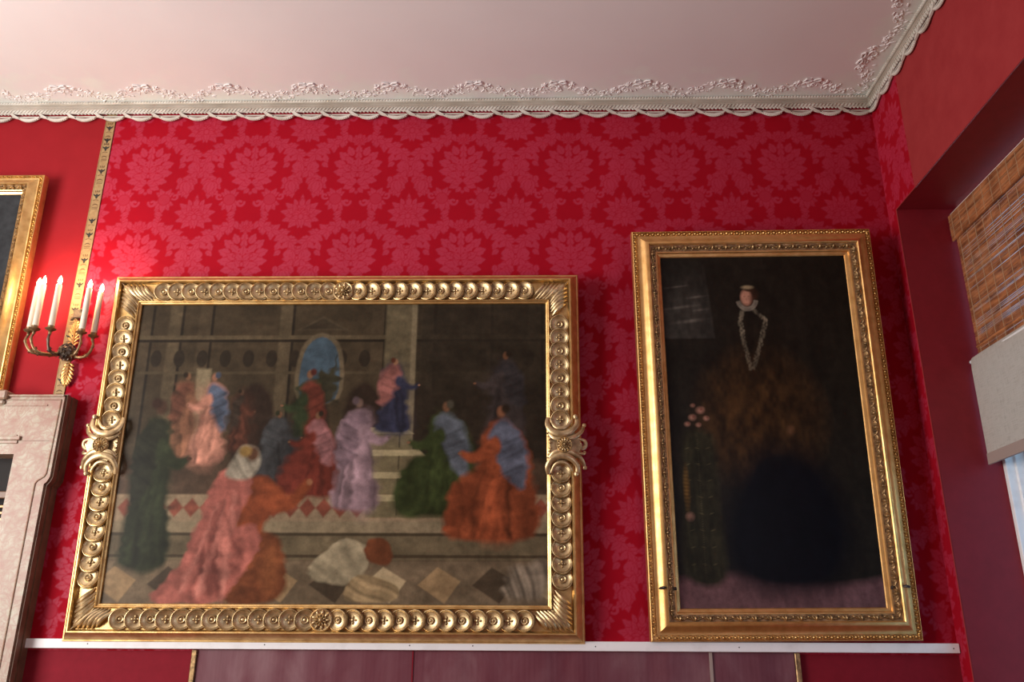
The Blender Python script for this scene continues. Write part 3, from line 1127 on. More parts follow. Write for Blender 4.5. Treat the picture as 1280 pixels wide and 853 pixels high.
def portrait_art():
    W, H = 1.06, 1.90
    a = Art(265, 475, W, H, 9)
    a.lay(np.ones_like(a.X), (31, 27, 21), .2)
    # grey patch of cloudy sky, upper left
    a.lay(a.poly([(0, 1.42), (.285, 1.42), (.25, 1.90), (0, 1.90)], .006) * np.clip((1.90 - a.Y) / .30, 0, 1) * .8, (56, 53, 48), .35)
    for x_, y_, rx_, ry_ in ((.10, 1.60, .12, .012), (.20, 1.66, .08, .010), (.08, 1.72, .09, .008), (.15, 1.52, .13, .014), (.22, 1.585, .06, .010)):
        a.lay(a.ell(x_, y_, rx_, ry_, .9, .12) * .6, (92, 86, 78), .5)
    # rosy floor
    a.lay(np.clip((.17 - a.Y + .03 * np.sin(a.X * 6)) / .05, 0, 1), (104, 74, 76), .2)
    # soft-edged warm brown oval in the middle
    a.lay(a.ell(.50, .98, .40, .44, 1.0) * .9, (92, 60, 26), .6)
    # wide dark gown
    a.lay(a.smooth_poly([(.30, .16), (.50, .07), (.80, .11), (.92, .36), (.84, .66), (.66, .82), (.46, .80), (.32, .58), (.25, .34)], soft=.07), (8, 9, 15), .2)
    a.lay(a.smooth_poly([(.36, 1.24), (.42, 1.46), (.60, 1.48), (.74, 1.26), (.80, .84), (.62, .80), (.34, .84)], soft=.10) * .55, (30, 22, 13), .4)
    # small pale head turned aside above a crimped collar, without features
    a.lay(a.ell(.505, 1.665, .050, .066, .5), (52, 34, 24), .2)
    a.lay(a.ell(.476, 1.652, .038, .056, .4), (176, 128, 106), .15)
    a.lay(a.ell(.492, 1.702, .044, .020, .6, -.2), (52, 34, 24), .2)
    a.lay(a.ell(.504, 1.645, .020, .050, .9) * .6, (104, 66, 52), .15)
    a.lay(a.ell(.488, 1.713, .044, .015, .6), (138, 122, 94), .2)
    for i in range(15):
        t = PI * (1.08 + .86 * i / 14)
        for k2 in (0, .012):
            a.lay(a.ell(.480 + (.044 + k2) * math.cos(t), 1.640 + (.048 + k2) * math.sin(t), .010, .010, .6) * .85, (150, 140, 124), .5)
    a.lay(a.ell(.468, 1.660, .010, .004, .8) * .6, (60, 38, 30), 0)
    a.lay(a.ell(.492, 1.660, .009, .004, .8) * .6, (60, 38, 30), 0)
    a.lay(a.ell(.478, 1.640, .004, .014, .9) * .35, (90, 54, 44), 0)
    a.lay(a.ell(.478, 1.617, .010, .003, .9) * .6, (116, 56, 50), 0)
    # faint embroidered shawl edges
    for pts in (((.455, 1.585), (.432, 1.52), (.445, 1.40), (.470, 1.24)), ((.508, 1.585), (.575, 1.52), (.535, 1.38), (.480, 1.24))):
        for q in range(150):
            t = q / 149 * 3
            j = min(2, int(t)); u_ = t - j
            x_ = pts[j][0] + (pts[j + 1][0] - pts[j][0]) * u_; y_ = pts[j][1] + (pts[j + 1][1] - pts[j][1]) * u_
            a.lay(a.ell(x_ + a.r.uniform(-.012, .012), y_, .008, .010, 1.0) * .26, (132, 122, 102), .6)
    a.lay(a.ell(.655, .905, .030, .036, .9) * .6, (110, 76, 52), .3)
    # dim draped stand carrying pale blossoms, lower left
    a.lay(a.smooth_poly([(.05, .16), (.25, .15), (.245, .55), (.24, .84), (.20, .90), (.08, .88), (.05, .5)], soft=.02), (40, 37, 24), .35, (0.0, 90, .12))
    for i in range(8):
        for j in range(3):
            a.lay(a.ell(.09 + .055 * j, .22 + i * .085, .018, .004, .9, .3 * (-1) ** j) * .6, (96, 88, 60), .5)
    for q in range(60):
        t = q / 59
        a.lay(a.ell(.148, .18 + .68 * t, .003, .004, .8) * .5, (104, 96, 70), .3)
    for x_, y_, r_ in ((.13, .98, .028), (.175, 1.02, .032), (.205, .975, .022), (.10, .945, .022), (.16, .94, .020), (.135, 1.045, .018)):
        a.lay(a.ell(x_, y_, r_, r_ * .8, .8) * .8, (160, 116, 98), .5)
        a.lay(a.ell(x_ + .006, y_ + .004, r_ * .4, r_ * .35, .8), (118, 70, 58), .3)
    a.lay(a.ell(.075, .60, .022, .15, .8), (98, 72, 34), .4, (1.57, 320, .25))
    a.lay(a.ell(.085, .46, .030, .030, .8), (146, 108, 92), .6)
    return a.img


def gloom_art():
    a = Art(90, 90, 1.3, 1.2, 4)
    a.lay(np.ones_like(a.X), (50, 52, 54), .25)
    a.lay(a.ell(.5, .5, .5, .6, .9), (72, 68, 62), .3)
    return a.img


# ------------------------------------------------------------------ large painting with the coin moulding
LW, LH = 2.675, 2.005
LT = .182
big = thing('framed_painting', 'wide dark painting of robed figures in a broad gilt frame carved with overlapping discs', 'painting', (-1.069, -0.004, 1.502), (math.radians(2.24), 0, 0))
w = MB()
rect_sweep(w, LW, LH, [(.0, .0), (0, .026), (.006, .034), (.010, .034), (.042, .088), (.047, .093), (.053, .093), (.057, .086), (.059, .064), (.062, .060),
                       (.163, .060), (.165, .068), (.167, .078), (.171, .081), (.175, .079), (.178, .072), (.183, .070), (.187, .066), (.189, .056), (.189, 0.0)])
fr = w.build('frame', 'gilding', big, smooth=True, angle=0.45)


def out_matrix(x, z, h, tilt_dir=0.0, tilt=0.0):
    """lathe axis points out of the frame (-y); tilt about an in-plane axis"""
    base = Matrix.Translation((x, -h, z)) @ Matrix.Rotation(tilt, 4, Vector((math.cos(tilt_dir), 0, math.sin(tilt_dir)))) @ Matrix.Rotation(PI / 2, 4, 'X')
    return base


def coin(mb, x, z, ang, kind, R=.0545):
    """overlapping disc; ang = direction (in plane) of the exposed, raised edge"""
    dx, dz = math.cos(ang), math.sin(ang)
    axis = Vector((-dz, 0, dx))
    T = Matrix.Translation((x, -.074, z)) @ Matrix.Rotation(-0.27, 4, axis) @ Matrix.Rotation(PI / 2, 4, 'X')
    mb.lathe([(R, -.012), (R, .000), (R * .975, .005), (R * .93, .006), (R * .88, .002), (R * .83, .0005), (R * .79, .003), (R * .74, .001), (R * .40, -.003), (0, -.004)], 30, T, False)
    if kind:   # ring with a boss
        mb.lathe([(R * .36, -.004), (R * .36, .004), (R * .30, .008), (R * .23, .006), (R * .19, .000), (R * .16, .000), (R * .14, .005), (R * .06, .009), (0, .0095)], 18, T, False)
    else:      # four-lobed flower with a pierced heart
        for q in range(4):
            a = q * PI / 2
            c_ = T @ Vector((R * .24 * math.cos(a), R * .24 * math.sin(a), -.004))
            uu = (T.to_3x3() @ Vector((math.cos(a), math.sin(a), 0))); vv = (T.to_3x3() @ Vector((-math.sin(a), math.cos(a), 0)))
            nn_ = T.to_3x3() @ Vector((0, 0, 1))
            mb.dome(c_, uu, vv, nn_, R * .19, R * .12, .010, 8, 3, 0)
        mb.lathe([(R * .09, -.004), (R * .09, .008), (R * .03, .009), (0, .0095)], 8, T, False)


CH = .1125   # centre line of the channel
x0, x1 = -LW / 2 + CH, LW / 2 - CH
z0, z1 = CH, LH - CH
for zz in (z0, z1):
    for sg in (-1, 1):
        w = MB()
        for i in range(13):
            coin(w, sg * (.083 + i * .0790), zz, 0 if sg > 0 else PI, i % 2 == 0)
        w.build('carved_band', 'worn_gilding', big, smooth=True, angle=0.6)
for xx in (x0, x1):
    for sg in (-1, 1):
        w = MB()
        for i in range(8):
            coin(w, xx, LH / 2 + sg * (.145 + i * .0775), PI / 2 if sg > 0 else -PI / 2, i % 2 == 1)
        w.build('carved_band', 'worn_gilding', big, smooth=True, angle=0.6)

# acanthus leaf across every mitre
for cx, cz in ((-1, 0), (1, 0), (1, 1), (-1, 1)):
    w = MB()
    ox, oz = cx * (LW / 2), (0 if cz == 0 else LH)
    ix, iz = -cx, (1 if cz == 0 else -1)    # inward directions
    def Q(a, b, h): return Vector((ox + ix * a, -h, oz + iz * b))
    for arm in (0, 1):
        for q in range(6):
            # slanting flutes, parallel to the mitre, stepping out along each arm
            pts = []
            for i in range(9):
                u = i / 8
                a_ = .068 + .024 * q + (.100 - .006 * q) * u ** 1.5 + .004
                b_ = .064 + (.104 - .002 * q) * u
                if q == 5: b_ = .070 + .08 * u
                hh = .064 + .016 * math.sin(PI * min(1, u * 1.1)) + .003 * (q % 2)
                pts.append(Q(a_, b_, hh) if arm == 0 else Q(b_, a_, hh))
            w.tube(pts, [.004, .008, .011, .0125, .013, .0125, .011, .008, .004], 8)
    w.tube([Q(.060, .060, .078), Q(.11, .11, .070), Q(.165, .165, .074)], [.003, .004, .003], 6)
    w.build('corner_leaf', 'worn_gilding', big, smooth=True)


def rosette(parent, x, z, h, R, petals, mat):
    w = MB()
    T = out_matrix(x, z, h)
    w.lathe([(R, -.01), (R, .004), (R * .9, .009), (R * .82, .006), (R * .76, .002), (R * .4, .001), (0, .001)], 28, T, False)
    for lay_, (rr, L_, W_, H_) in enumerate(((R * .62, R * .30, R * .15, .013), (R * .36, R * .22, R * .11, .020))):
        for q in range(petals):
            a = 2 * PI * (q + .5 * lay_) / petals
            w.dome((x + rr * math.cos(a), -h - .001, z + rr * math.sin(a)), (math.cos(a), 0, math.sin(a)), (-math.sin(a), 0, math.cos(a)), (0, -1, 0), L_, W_, H_, 8, 3, 0)
    w.lathe([(R * .24, .0), (R * .22, .016), (R * .12, .024), (0, .026)], 14, T, False)
    for q in range(7):
        a = 2 * PI * q / 7
        w.dome((x + R * .12 * math.cos(a), -h - .02, z + R * .12 * math.sin(a)), (1, 0, 0), (0, 0, 1), (0, -1, 0), R * .05, R * .05, .007, 6, 2, 0)
    return w.build('rosette', mat, parent, smooth=True)


for zz in (z0, z1):
    rosette(big, 0, zz, .074, .058, 9, 'worn_gilding')

# cartouches gripping the frame half way up each side
for sg in (-1, 1):
    xx = sg * (LW / 2 - CH)
    zc = LH / 2
    w = MB()
    B = lambda a, b, h: Vector((xx + sg * a * 1.08, -h - .004, zc + b * 1.22))     # a outward, b up
    def strap(pts, rad, mb=w, seg=10, flat=.55):
        # smooth the control polygon
        P_ = [Vector(p) for p in pts]
        out = []
        n = len(P_)
        for i in range(n - 1):
            p0, p1, p2, p3 = P_[max(i - 1, 0)], P_[i], P_[i + 1], P_[min(i + 2, n - 1)]
            for t in (0, .2, .4, .6, .8):
                out.append(.5 * ((2 * p1) + (-p0 + p2) * t + (2 * p0 - 5 * p1 + 4 * p2 - p3) * t ** 2 + (-p0 + 3 * p1 - 3 * p2 + p3) * t ** 3))
        out.append(P_[-1])
        m_ = len(out)
        rr = [rad * (.35 + .65 * math.sin(PI * min(1, max(0, .12 + .76 * i / (m_ - 1))))) for i in range(m_)]
        mb.tube(out, rr, seg, True, flat, (0, -1, 0))
    # solid back plate reaching past the frame edge
    w.loft([[B(a, b, h) for a, b in ((-.055, -.05), (-.055, .05), (.0, .075), (.075, .055), (.105, .0), (.075, -.055), (.0, -.075))] for h in (.05, .082, .09)], True, True)
    for ud in (1, -1):
        strap([B(-.062, ud * .125, .080), B(-.066, ud * .095, .095), B(-.045, ud * .062, .108), B(.0, ud * .048, .116), B(.045, ud * .058, .114), B(.078, ud * .088, .104), B(.080, ud * .120, .094)], .017)
        strap([B(-.060, ud * .060, .090), B(-.035, ud * .034, .104), B(.010, ud * .026, .110), B(.060, ud * .034, .106), B(.100, ud * .060, .086), B(.116, ud * .090, .066)], .014)
        strap([B(-.050, ud * .120, .082), B(-.030, ud * .085, .096), B(.0, ud * .074, .104), B(.030, ud * .082, .102), B(.055, ud * .112, .095)], .010)
        w.lathe([(.0, -.014), (.010, -.011), (.015, 0), (.012, .010), (0, .015)], 12, Matrix.Translation(B(.074, ud * .126, .098)), False)
        w.lathe([(.0, -.012), (.009, -.009), (.012, 0), (.010, .008), (0, .012)], 12, Matrix.Translation(B(.118, ud * .094, .062)), False)
        # beads beside the flower
        for q in range(4):
            w.dome(B(-.052 - .004 * q, ud * (.012 + .014 * q), .090), (1, 0, 0), (0, 0, 1), (0, -1, 0), .008, .006, .010, 6, 2, 0)
    # outer scroll
    strap([B(.085, .030, .088), B(.118, .022, .078), B(.122, .0, .070), B(.104, -.012, .076), B(.094, .0, .084), B(.104, .008, .088)], .011)
    strap([B(.085, -.034, .088), B(.112, -.034, .078), B(.118, -.022, .070)], .009)
    w.build('cartouche', 'worn_gilding', big, smooth=True)
    rosette(big, xx + sg * .018, zc, .118, .042, 13, 'worn_gilding')

canvas_mesh('canvas', LW - 2 * .186, LH - 2 * .186, hall_art(), 'oil_paint_hall', big, -.056, .186)
w = MB(); w.box((-LW / 2 + .188, -.052, .188), (LW / 2 - .188, -.006, LH - .188))
w.build('stretcher', 'floor', big)

# ------------------------------------------------------------------ tall dark portrait


def plain_frame(parent, W, H, T, gold_out, seed, pearl=.030, motif=.078):
    k_ = T / .156
    prof = [(0, 0), (0, .040), (.003, .048), (.007, .050), (.009, .039), (.029, .039), (.032, .052), (.040, .052), (.052, .058), (.066, .070), (.080, .082), (.088, .085), (.093, .080), (.095, .070), (.125, .056), (.128, .058), (.134, .056), (.138, .046), (.152, .040), (.156, .034), (.158, 0)]
    w = MB()
    rect_sweep(w, W, H, [(a * k_, b) for a, b in prof])
    w.build('frame', gold_out, parent, smooth=True, angle=0.5)
    # pearl-and-leaf row at the outer edge
    w = MB()
    tt = .018 * k_
    def run(length, place, mb, step, fn):
        n = max(1, int(round(length / step)))
        for i in range(n):
            fn(mb, place, (i + .5) * length / n)
    def pearl_fn(mb, place, s):
        for ds, db, L_, W_, H_, an in ((0, 0, .0090, .0085, .016, 0), (.014, .005, .009, .0045, .012, .7), (.014, -.006, .009, .0045, .012, -.7)):
            c_, a_, b_ = place(s + ds, db)
            ca, sa = math.cos(an), math.sin(an)
            mb.dome(c_ + Vector((0, -.0385, 0)), a_ * ca + b_ * sa, b_ * ca - a_ * sa, (0, -1, 0), L_, W_, H_, 6, 2, 0)
    V = Vector
    sides = lambda t_: [
        (W - 2 * t_, lambda s, b: (V((-W / 2 + t_ + s, 0, t_ + b)), V((1, 0, 0)), V((0, 0, 1)))),
        (W - 2 * t_, lambda s, b: (V((-W / 2 + t_ + s, 0, H - t_ - b)), V((1, 0, 0)), V((0, 0, -1)))),
        (H - 2 * t_, lambda s, b: (V((-W / 2 + t_ + b, 0, t_ + s)), V((0, 0, 1)), V((1, 0, 0)))),
        (H - 2 * t_, lambda s, b: (V((W / 2 - t_ - b, 0, t_ + s)), V((0, 0, 1)), V((-1, 0, 0))))]
    for ln, pl in sides(tt):
        run(ln, pl, w, pearl, pearl_fn)
    w.build('pearl_row', 'gilding' if gold_out == 'orange_gilding' else gold_out, parent, smooth=True)
    # carved leaf band
    w = MB()
    rect_sweep(w, W, H, [(a * k_, b) for a, b in ((.093, .079), (.0945, .0715), (.095, .0712), (.1255, .0572), (.127, .057))])
    tb_ = .110 * k_
    def leaf_fn(mb, place, s):
        for sgn in (1, -1):
            for an, L_, off in ((.9, .019, .012), (.35, .021, .022)):
                c_, a_, b_ = place(s + sgn * off, -.002)
                ca, sa = math.cos(an) * sgn, math.sin(an)
                mb.dome(c_ + Vector((0, -.060, 0)), a_ * ca + b_ * sa, b_ * math.cos(an) - a_ * sa * sgn, (0, -1, 0), L_, .007, .018, 8, 2, 1)
        c_, a_, b_ = place(s, .0)
        mb.dome(c_ + Vector((0, -.062, 0)), b_, a_, (0, -1, 0), .016, .009, .021, 8, 3, 0)
        c_, a_, b_ = place(s + motif / 2, .004)
        mb.dome(c_ + Vector((0, -.060, 0)), b_, a_, (0, -1, 0), .009, .008, .012, 8, 3, 0)
    for ln, pl in sides(tb_):
        run(ln, pl, w, motif, leaf_fn)
    w.build('carved_band', 'dark_gilding', parent, smooth=True)


PW, PH = 1.358, 2.228
por = thing('framed_painting', 'tall dark full-length portrait in a smooth orange-gold frame near the window corner', 'painting', (1.276, -.004, 1.524), (math.radians(3.6), math.radians(-.55), 0))
plain_frame(por, PW, PH, .160, 'orange_gilding', 1)
canvas_mesh('canvas', PW - .312, PH - .312, portrait_art(), 'oil_paint_portrait', por, -.034, .156)
w = MB(); w.box((-PW / 2 + .165, -.02, .165), (PW / 2 - .165, -.006, PH - .165))
w.build('stretcher', 'floor', por)
for sg in (-1, 1):
    xa, xb = sg * (PW / 2 - .128), sg * (PW / 2 - .072)
    z_ = .262
    w = MB()
    w.tube([(xa, -.062, z_ - .004), (xa - sg * .006, -.074, z_ - .004), (xa - sg * .010, -.066, z_ - .010)], [.007, .009, .004], 8)
    w.build('frame_hook', 'nail', por, smooth=True)
    w = MB()
    w.tube([(xb - sg * .012, -.084, z_), (xb, -.096, z_ + .001), (xb + sg * .016, -.088, z_ - .002), (xb + sg * .022, -.078, z_ - .004)], [.0045, .0085, .007, .0035], 8)
    w.build('frame_hook', 'nail', por, smooth=True)

# ------------------------------------------------------------------ painting above the fireplace (only its right end is in view)
lef = thing('framed_painting', 'gilt framed grey painting above the marble fireplace, cut by the left edge', 'painting', (-3.775, -.004, 2.815), (math.radians(1.7), 0, 0))
plain_frame(lef, 1.60, 1.385, .132, 'gilding', 2, .026, .05)
canvas_mesh('canvas', 1.60 - .256, 1.385 - .256, gloom_art(), 'oil_paint_dark', lef, -.034, .128)

# ------------------------------------------------------------------ gilt ribbon covering the seam
w = MB()
XA, XB = -2.713, -2.652
w.box((XA, -.004, 2.80), (XB, 0, 4.70))
w.box((XA, -.006, 2.80), (XA + .004, 0, 4.70)); w.box((XB - .004, -.006, 2.80), (XB, 0, 4.70))
xm = (XA + XB) / 2


def flat_poly(mb, pts, y0=-.0052, mat=1):
    n = len(pts)
    vs = [(x, y0, z) for x, z in pts] + [(x, -.003, z) for x, z in pts]
    mb.add(vs, [tuple(range(n))] + [(i, (i + 1) % n, (i + 1) % n + n, i + n) for i in range(n)], mat)


def eagle(z):
    s = .021
    half = [(0, .9), (.18, .75), (.2, .45), (.55, .5), (1.0, .85), (.95, .35), (.6, -.05), (.3, -.25), (.28, -.7), (0, -1.0)]
    flat_poly(w, [(xm + a * s, z + b * s * .9) for a, b in half] + [(xm - a * s, z + b * s * .9) for a, b in half[::-1][1:-1]])


def arc(z, up_=1, r=.016, th=.0035, mat=2):
    o_, i_ = [], []
    for q in range(9):
        a = PI * (.12 + .76 * q / 8)
        o_.append((xm + r * 1.2 * math.cos(a), z + up_ * r * .7 * math.sin(a)))
        i_.append((xm + (r - th) * 1.2 * math.cos(a), z + up_ * (r - th) * .7 * math.sin(a) - up_ * .001))
    for q in range(8):
        flat_poly(w, [o_[q], o_[q + 1], i_[q + 1], i_[q]], mat=mat)


def bars(z):
    for q in (0, 1):
        flat_poly(w, [(xm - .017, z + q * .010), (xm + .019, z + q * .010 + .001), (xm + .019, z + q * .010 + .0042), (xm - .017, z + q * .010 + .0035)], mat=2)


for z in (4.585, 4.495, 4.437, 4.272, 4.097, 3.925, 3.830, 3.66, 3.50, 3.34, 3.17, 2.905):
    eagle(z)
    arc(z - .035)
    if z not in (4.495, 3.925):
        arc(z - .060, 1, .010); arc(z - .068, 1, .016)
        bars(z - .090)
        for dx_ in (-.010, 0, .010):
            arcz = z + .032
            flat_poly(w, [(xm + dx_ - .003, arcz - .006), (xm + dx_ + .003, arcz - .006), (xm + dx_ * 1.3 + .002, arcz + .008), (xm + dx_ * 1.3 - .002, arcz + .008)], mat=2)
rb = w.build('border_ribbon', ['ribbon', 'embroidery', 'embroidery_brown'])
tag(rb, 'narrow gold ribbon with black bird motifs running down the wall behind the candle sconce', 'ribbon')

# ------------------------------------------------------------------ sconce
sc = thing('wall_sconce', 'dark bronze wall sconce holding five white candle lamps beside the fireplace', 'sconce', (-2.645, 0, 3.05))
BX = 0.0


def palmette(mb, cz, hgt, dirn):
    """openwork leaf: curved ribs springing from a central stem"""
    n = 7
    for side_ in (-1, 1):
        for q in range(n):
            t = q / (n - 1)
            zb = cz + dirn * (-hgt + 1.55 * hgt * t)
            L_ = .022 + .024 * math.sin(PI * (.15 + .75 * t))
            a = .45 + .65 * t
            pts = [Vector((side_ * L_ * u * math.cos(a), -.020 - .008 * math.sin(PI * u), zb + dirn * L_ * (math.sin(a) * u + .25 * u * u))) for u in (0, .3, .6, .85, 1)]
            mb.tube(pts, [.0028, .0042, .0058, .0056, .0025], 8, True, .6, (0, -1, 0))
    mb.tube([(0, -.02, cz - dirn * hgt), (0, -.028, cz), (0, -.02, cz + dirn * hgt * 1.12)], [.006, .0055, .003], 8)
    mb.tube([(0, -.02, cz + dirn * hgt * .75), (0, -.026, cz + dirn * hgt), (0, -.02, cz + dirn * hgt * 1.25)], [.004, .010, .002], 8, True, .5, (0, -1, 0))


w = MB(); palmette(w, .138, .078, 1); w.build('leaf_backplate', 'orange_gilding', sc, smooth=True)
w = MB(); palmette(w, -.110, .066, -1); w.build('leaf_backplate', 'orange_gilding', sc, smooth=True)
w = MB()
w.box((-.026, -.034, .232), (.052, -.018, .282), .003)
w.box((-.03, -.040, .226), (.04, -.030, .234), .002)
w.tube([(-.018, -.03, .232), (-.026, -.040, .222), (-.022, -.046, .212), (-.014, -.04, .214)], .006, 8)
w.tube([(.030, -.030, .262), (.034, -.050, .258), (.034, -.060, .268), (.030, -.056, .276)], .005, 8)
w.dome((.040, -.034, .258), (1, 0, 0), (0, 0, 1), (0, -1, 0), .012, .012, .010, 10, 3, 0)
w.build('bracket', 'dark_bronze', sc, smooth=True)
# pierced round boss with leaf swirls
w = MB()
Rb = .052
T = Matrix.Translation((.010, -.072, 0)) @ Matrix.Rotation(PI / 2, 4, 'X')
w.lathe([(.016, -.055), (.020, -.045), (.030, -.040), (.046, -.022), (.051, 0), (.046, .020), (.030, .040), (.012, .049), (0, .050)], 24, T, False)
for lay_, nn in ((.2, 6), (.75, 10), (1.3, 12)):
    for q in range(nn):
        a = 2 * PI * q / nn + lay_
        d_ = Vector((math.sin(lay_) * math.cos(a), -math.cos(lay_), math.sin(lay_) * math.sin(a)))
        tng = Vector((-math.sin(a), 0, math.cos(a)))
        w.dome(Vector((.010, -.072, 0)) + d_ * .048, (tng + d_.cross(tng) * .8).normalized(), d_.cross(tng), d_, .014, .006, .010, 8, 2, 1)
w.build('boss', 'dark_bronze', sc, smooth=True)

cups = [(-2.822, -.172), (-2.776, -.200), (-2.686, -.198), (-2.540, -.142), (-2.503, -.080)]
for i, (cx, cy) in enumerate(cups):
    X_, Y_ = cx + 2.645, cy
    Z_ = .088
    w = MB()
    st = Vector((.03 if X_ > 0 else -.03, -.075, -.012 + .012 * (i % 2)))
    pts = []
    e = Vector((X_, Y_, Z_ - .016))
    mid = Vector((X_ * .55, -.075 + (Y_ + .075) * .55, -.030))
    low = Vector((X_ * .88, -.075 + (Y_ + .075) * .88, -.018))
    ctr = [st, mid, low, e + Vector((X_ * .06, 0, -.035)), e]
    out = []
    n = len(ctr)
    for j in range(n - 1):
        p0, p1, p2, p3 = ctr[max(j - 1, 0)], ctr[j], ctr[j + 1], ctr[min(j + 2, n - 1)]
        for t in (0, .2, .4, .6, .8):
            out.append(.5 * ((2 * p1) + (-p0 + p2) * t + (2 * p0 - 5 * p1 + 4 * p2 - p3) * t ** 2 + (-p0 + 3 * p1 - 3 * p2 + p3) * t ** 3))
    out.append(ctr[-1])
    w.tube(out, [.0085 - .002 * j / len(out) + (.003 if j % 6 == 3 else 0) for j in range(len(out))], 10)
    # little leaves sprouting along the arm
    for j, sd in ((3, 1), (7, -1), (10, 1)):
        p = out[j]
        for an in (.5, 1.2):
            w.dome(p, (math.copysign(math.cos(an), X_), 0, -math.sin(an) * sd), (0, 1, 0), (0, -.5, .5 * sd), .020, .006, .008, 8, 2, 1)
    arm = w.build('arm', 'brown_bronze' if i in (0, 1, 3, 4) else 'dark_bronze', sc, smooth=True)
    w = MB()
    w.lathe([(0, -.022), (.007, -.020), (.010, -.012), (.008, -.006), (.014, .000), (.026, .006), (.030, .012), (.026, .013), (.018, .008), (.016, .012), (.019, .028), (.017, .029), (.012, .012), (0, .010)], 20, Matrix.Translation((X_, Y_, Z_)), False)
    w.build('drip_cup', 'brown_bronze', arm, smooth=True)
    w = MB()
    top = .283
    w.lathe([(0, .012), (.0168, .012), (.0165, .14), (.0155, top - .006), (.0125, top), (0, top + .002)], 20, Matrix.Translation((X_, Y_, Z_)), False)
    cd = w.build('candle', 'wax', sc, smooth=True)
    w = MB()
    w.lathe([(0, top - .001), (.005, top + .001), (.0095, top + .008), (.0118, top + .018), (.0092, top + .030), (.0042, top + .043), (0, top + .052)], 14, Matrix.Translation((X_, Y_, Z_)), False)
    bl = w.build('bulb', 'bulb', cd, smooth=True)
    tag(bl, 'glowing flame-shaped bulb')
    ld = bpy.data.lights.new('candle_light', 'POINT')
    ld.energy = 2.3
    ld.color = (1.0, .64, .34)
    ld.shadow_soft_size = .02
    lo = bpy.data.objects.new('candle_light', ld)
    lo.location = (X_, Y_, Z_ + top + .058)
    lo.parent = sc
    C.objects.link(lo)

# ------------------------------------------------------------------ marble chimneypiece
fp = thing('fireplace', 'pink veined marble chimneypiece with dark opening at the left edge', 'fireplace', (-3.60, 0, 0))
D = .125


def outline_slab(mb, outer, y_front, y_back=0.0):
    """vertical prism with the (x, z) outline given counter-clockwise"""
    n = len(outer)
    vs = [(x, y_front, z) for x, z in outer] + [(x, y_back, z) for x, z in outer]
    mb.add(vs, [tuple(range(n)), tuple(range(2 * n - 1, n - 1, -1))] + [(i, i + n, (i + 1) % n + n, (i + 1) % n) for i in range(n)])


OX = 3.60
xo_hi, xo_lo, xi = -2.575 + OX, -2.600 + OX, -2.795 + OX
zt, zj, zo = 2.787, 2.305, 2.455
w = MB()
# jambs and lintel as one stone front, stepped outline (ears)
for sg in (1, -1):
    o_ = [(sg * xi, 0), (sg * xo_lo, 0), (sg * xo_lo, zj - .012), (sg * (xo_lo + .012), zj), (sg * (xo_hi - .004), zj + .018), (sg * xo_hi, zj + .03), (sg * xo_hi, zt), (sg * xi, zt)]
    if sg < 0: o_ = o_[::-1]
    outline_slab(w, o_, -D)
outline_slab(w, [(-xi, zo + .0), (xi, zo + .0), (xi, zt), (-xi, zt)], -D)
w.build('stone_front', 'marble', fp)
# brown side slips with stepped mouldings
for sg in (1, -1):
    w = MB()
    for off, y0_, y1_ in ((.010, -.112, -.085), (.004, -.080, -.060), (.008, -.055, .0)):
        o_ = [(sg * (xo_lo - .005), 0), (sg * (xo_lo + off), 0), (sg * (xo_lo + off), zj - .016), (sg * (xo_lo + off + .012), zj - .004), (sg * (xo_hi + off - .004), zj + .014), (sg * (xo_hi + off), zj + .026), (sg * (xo_hi + off), zt + .004), (sg * (xo_lo - .005), zt + .004)]
        if sg < 0: o_ = o_[::-1]
        outline_slab(w, o_, y0_, y1_)
    w.build('side_slip', 'brown_marble', fp)
# raised fillet following the ears on the face
for sg in (1, -1):
    w = MB()
    pts = [(sg * (xo_lo - .048), -D - .001, .0), (sg * (xo_lo - .048), -D - .001, zj - .012), (sg * (xo_lo - .040), -D - .001, zj + .004), (sg * (xo_hi - .030), -D - .001, zj + .028), (sg * (xo_hi - .022), -D - .001, zj + .045), (sg * (xo_hi - .016), -D - .001, zt - .03)]
    w.tube(pts, .0045, 8)
    w.build('fillet', 'marble', fp, smooth=True)
w = MB()
w.box((-xi - .01, -D - .004, 2.553), (xi - .002, -D + .002, 2.561), .001)
w.box((-xi - .02, -D - .014, 2.530), (xi + .022, -D, 2.553), .003)
w.box((-xi - .005, -D - .007, 2.512), (xi + .008, -D, 2.530), .002)
w.build('lintel_moulding', 'marble', fp)
w = MB()
w.box((-xo_hi, -D - .006, zt - .030), (xo_hi - .075 + .06, -D, zt - .026), .001)
w.box((-xo_hi - .006, -D - .010, zt - .012), (xo_hi + .000, .0, zt), .003)
w.box((-xo_hi + .04, -D - .004, zt - .065), (xo_hi - .085, -D + .001, zt - .055), .0015)
w.build('top_moulding', 'marble', fp)
w = MB()
w.box((-.72, -D - .030, zt - .03), (.712, 0, zt + .022), .008)
w.box((-.70, -D - .018, zt - .06), (.70, 0, zt - .03), .008)
w.build('shelf', 'marble', fp)
w = MB()
w.box((xi - .002, -D - .0015, 2.527), (xo_hi - .04, -D + .001, 2.530))
w.build('joint', 'brown_marble', fp)
# firebox: flat near-black sheet closing the opening
w = MB()
quad(w, (-xi, -.0035, 0), (xi, -.0035, 0), (xi, -.0035, zo), (-xi, -.0035, zo))
w.build('firebox', 'near_black', fp)
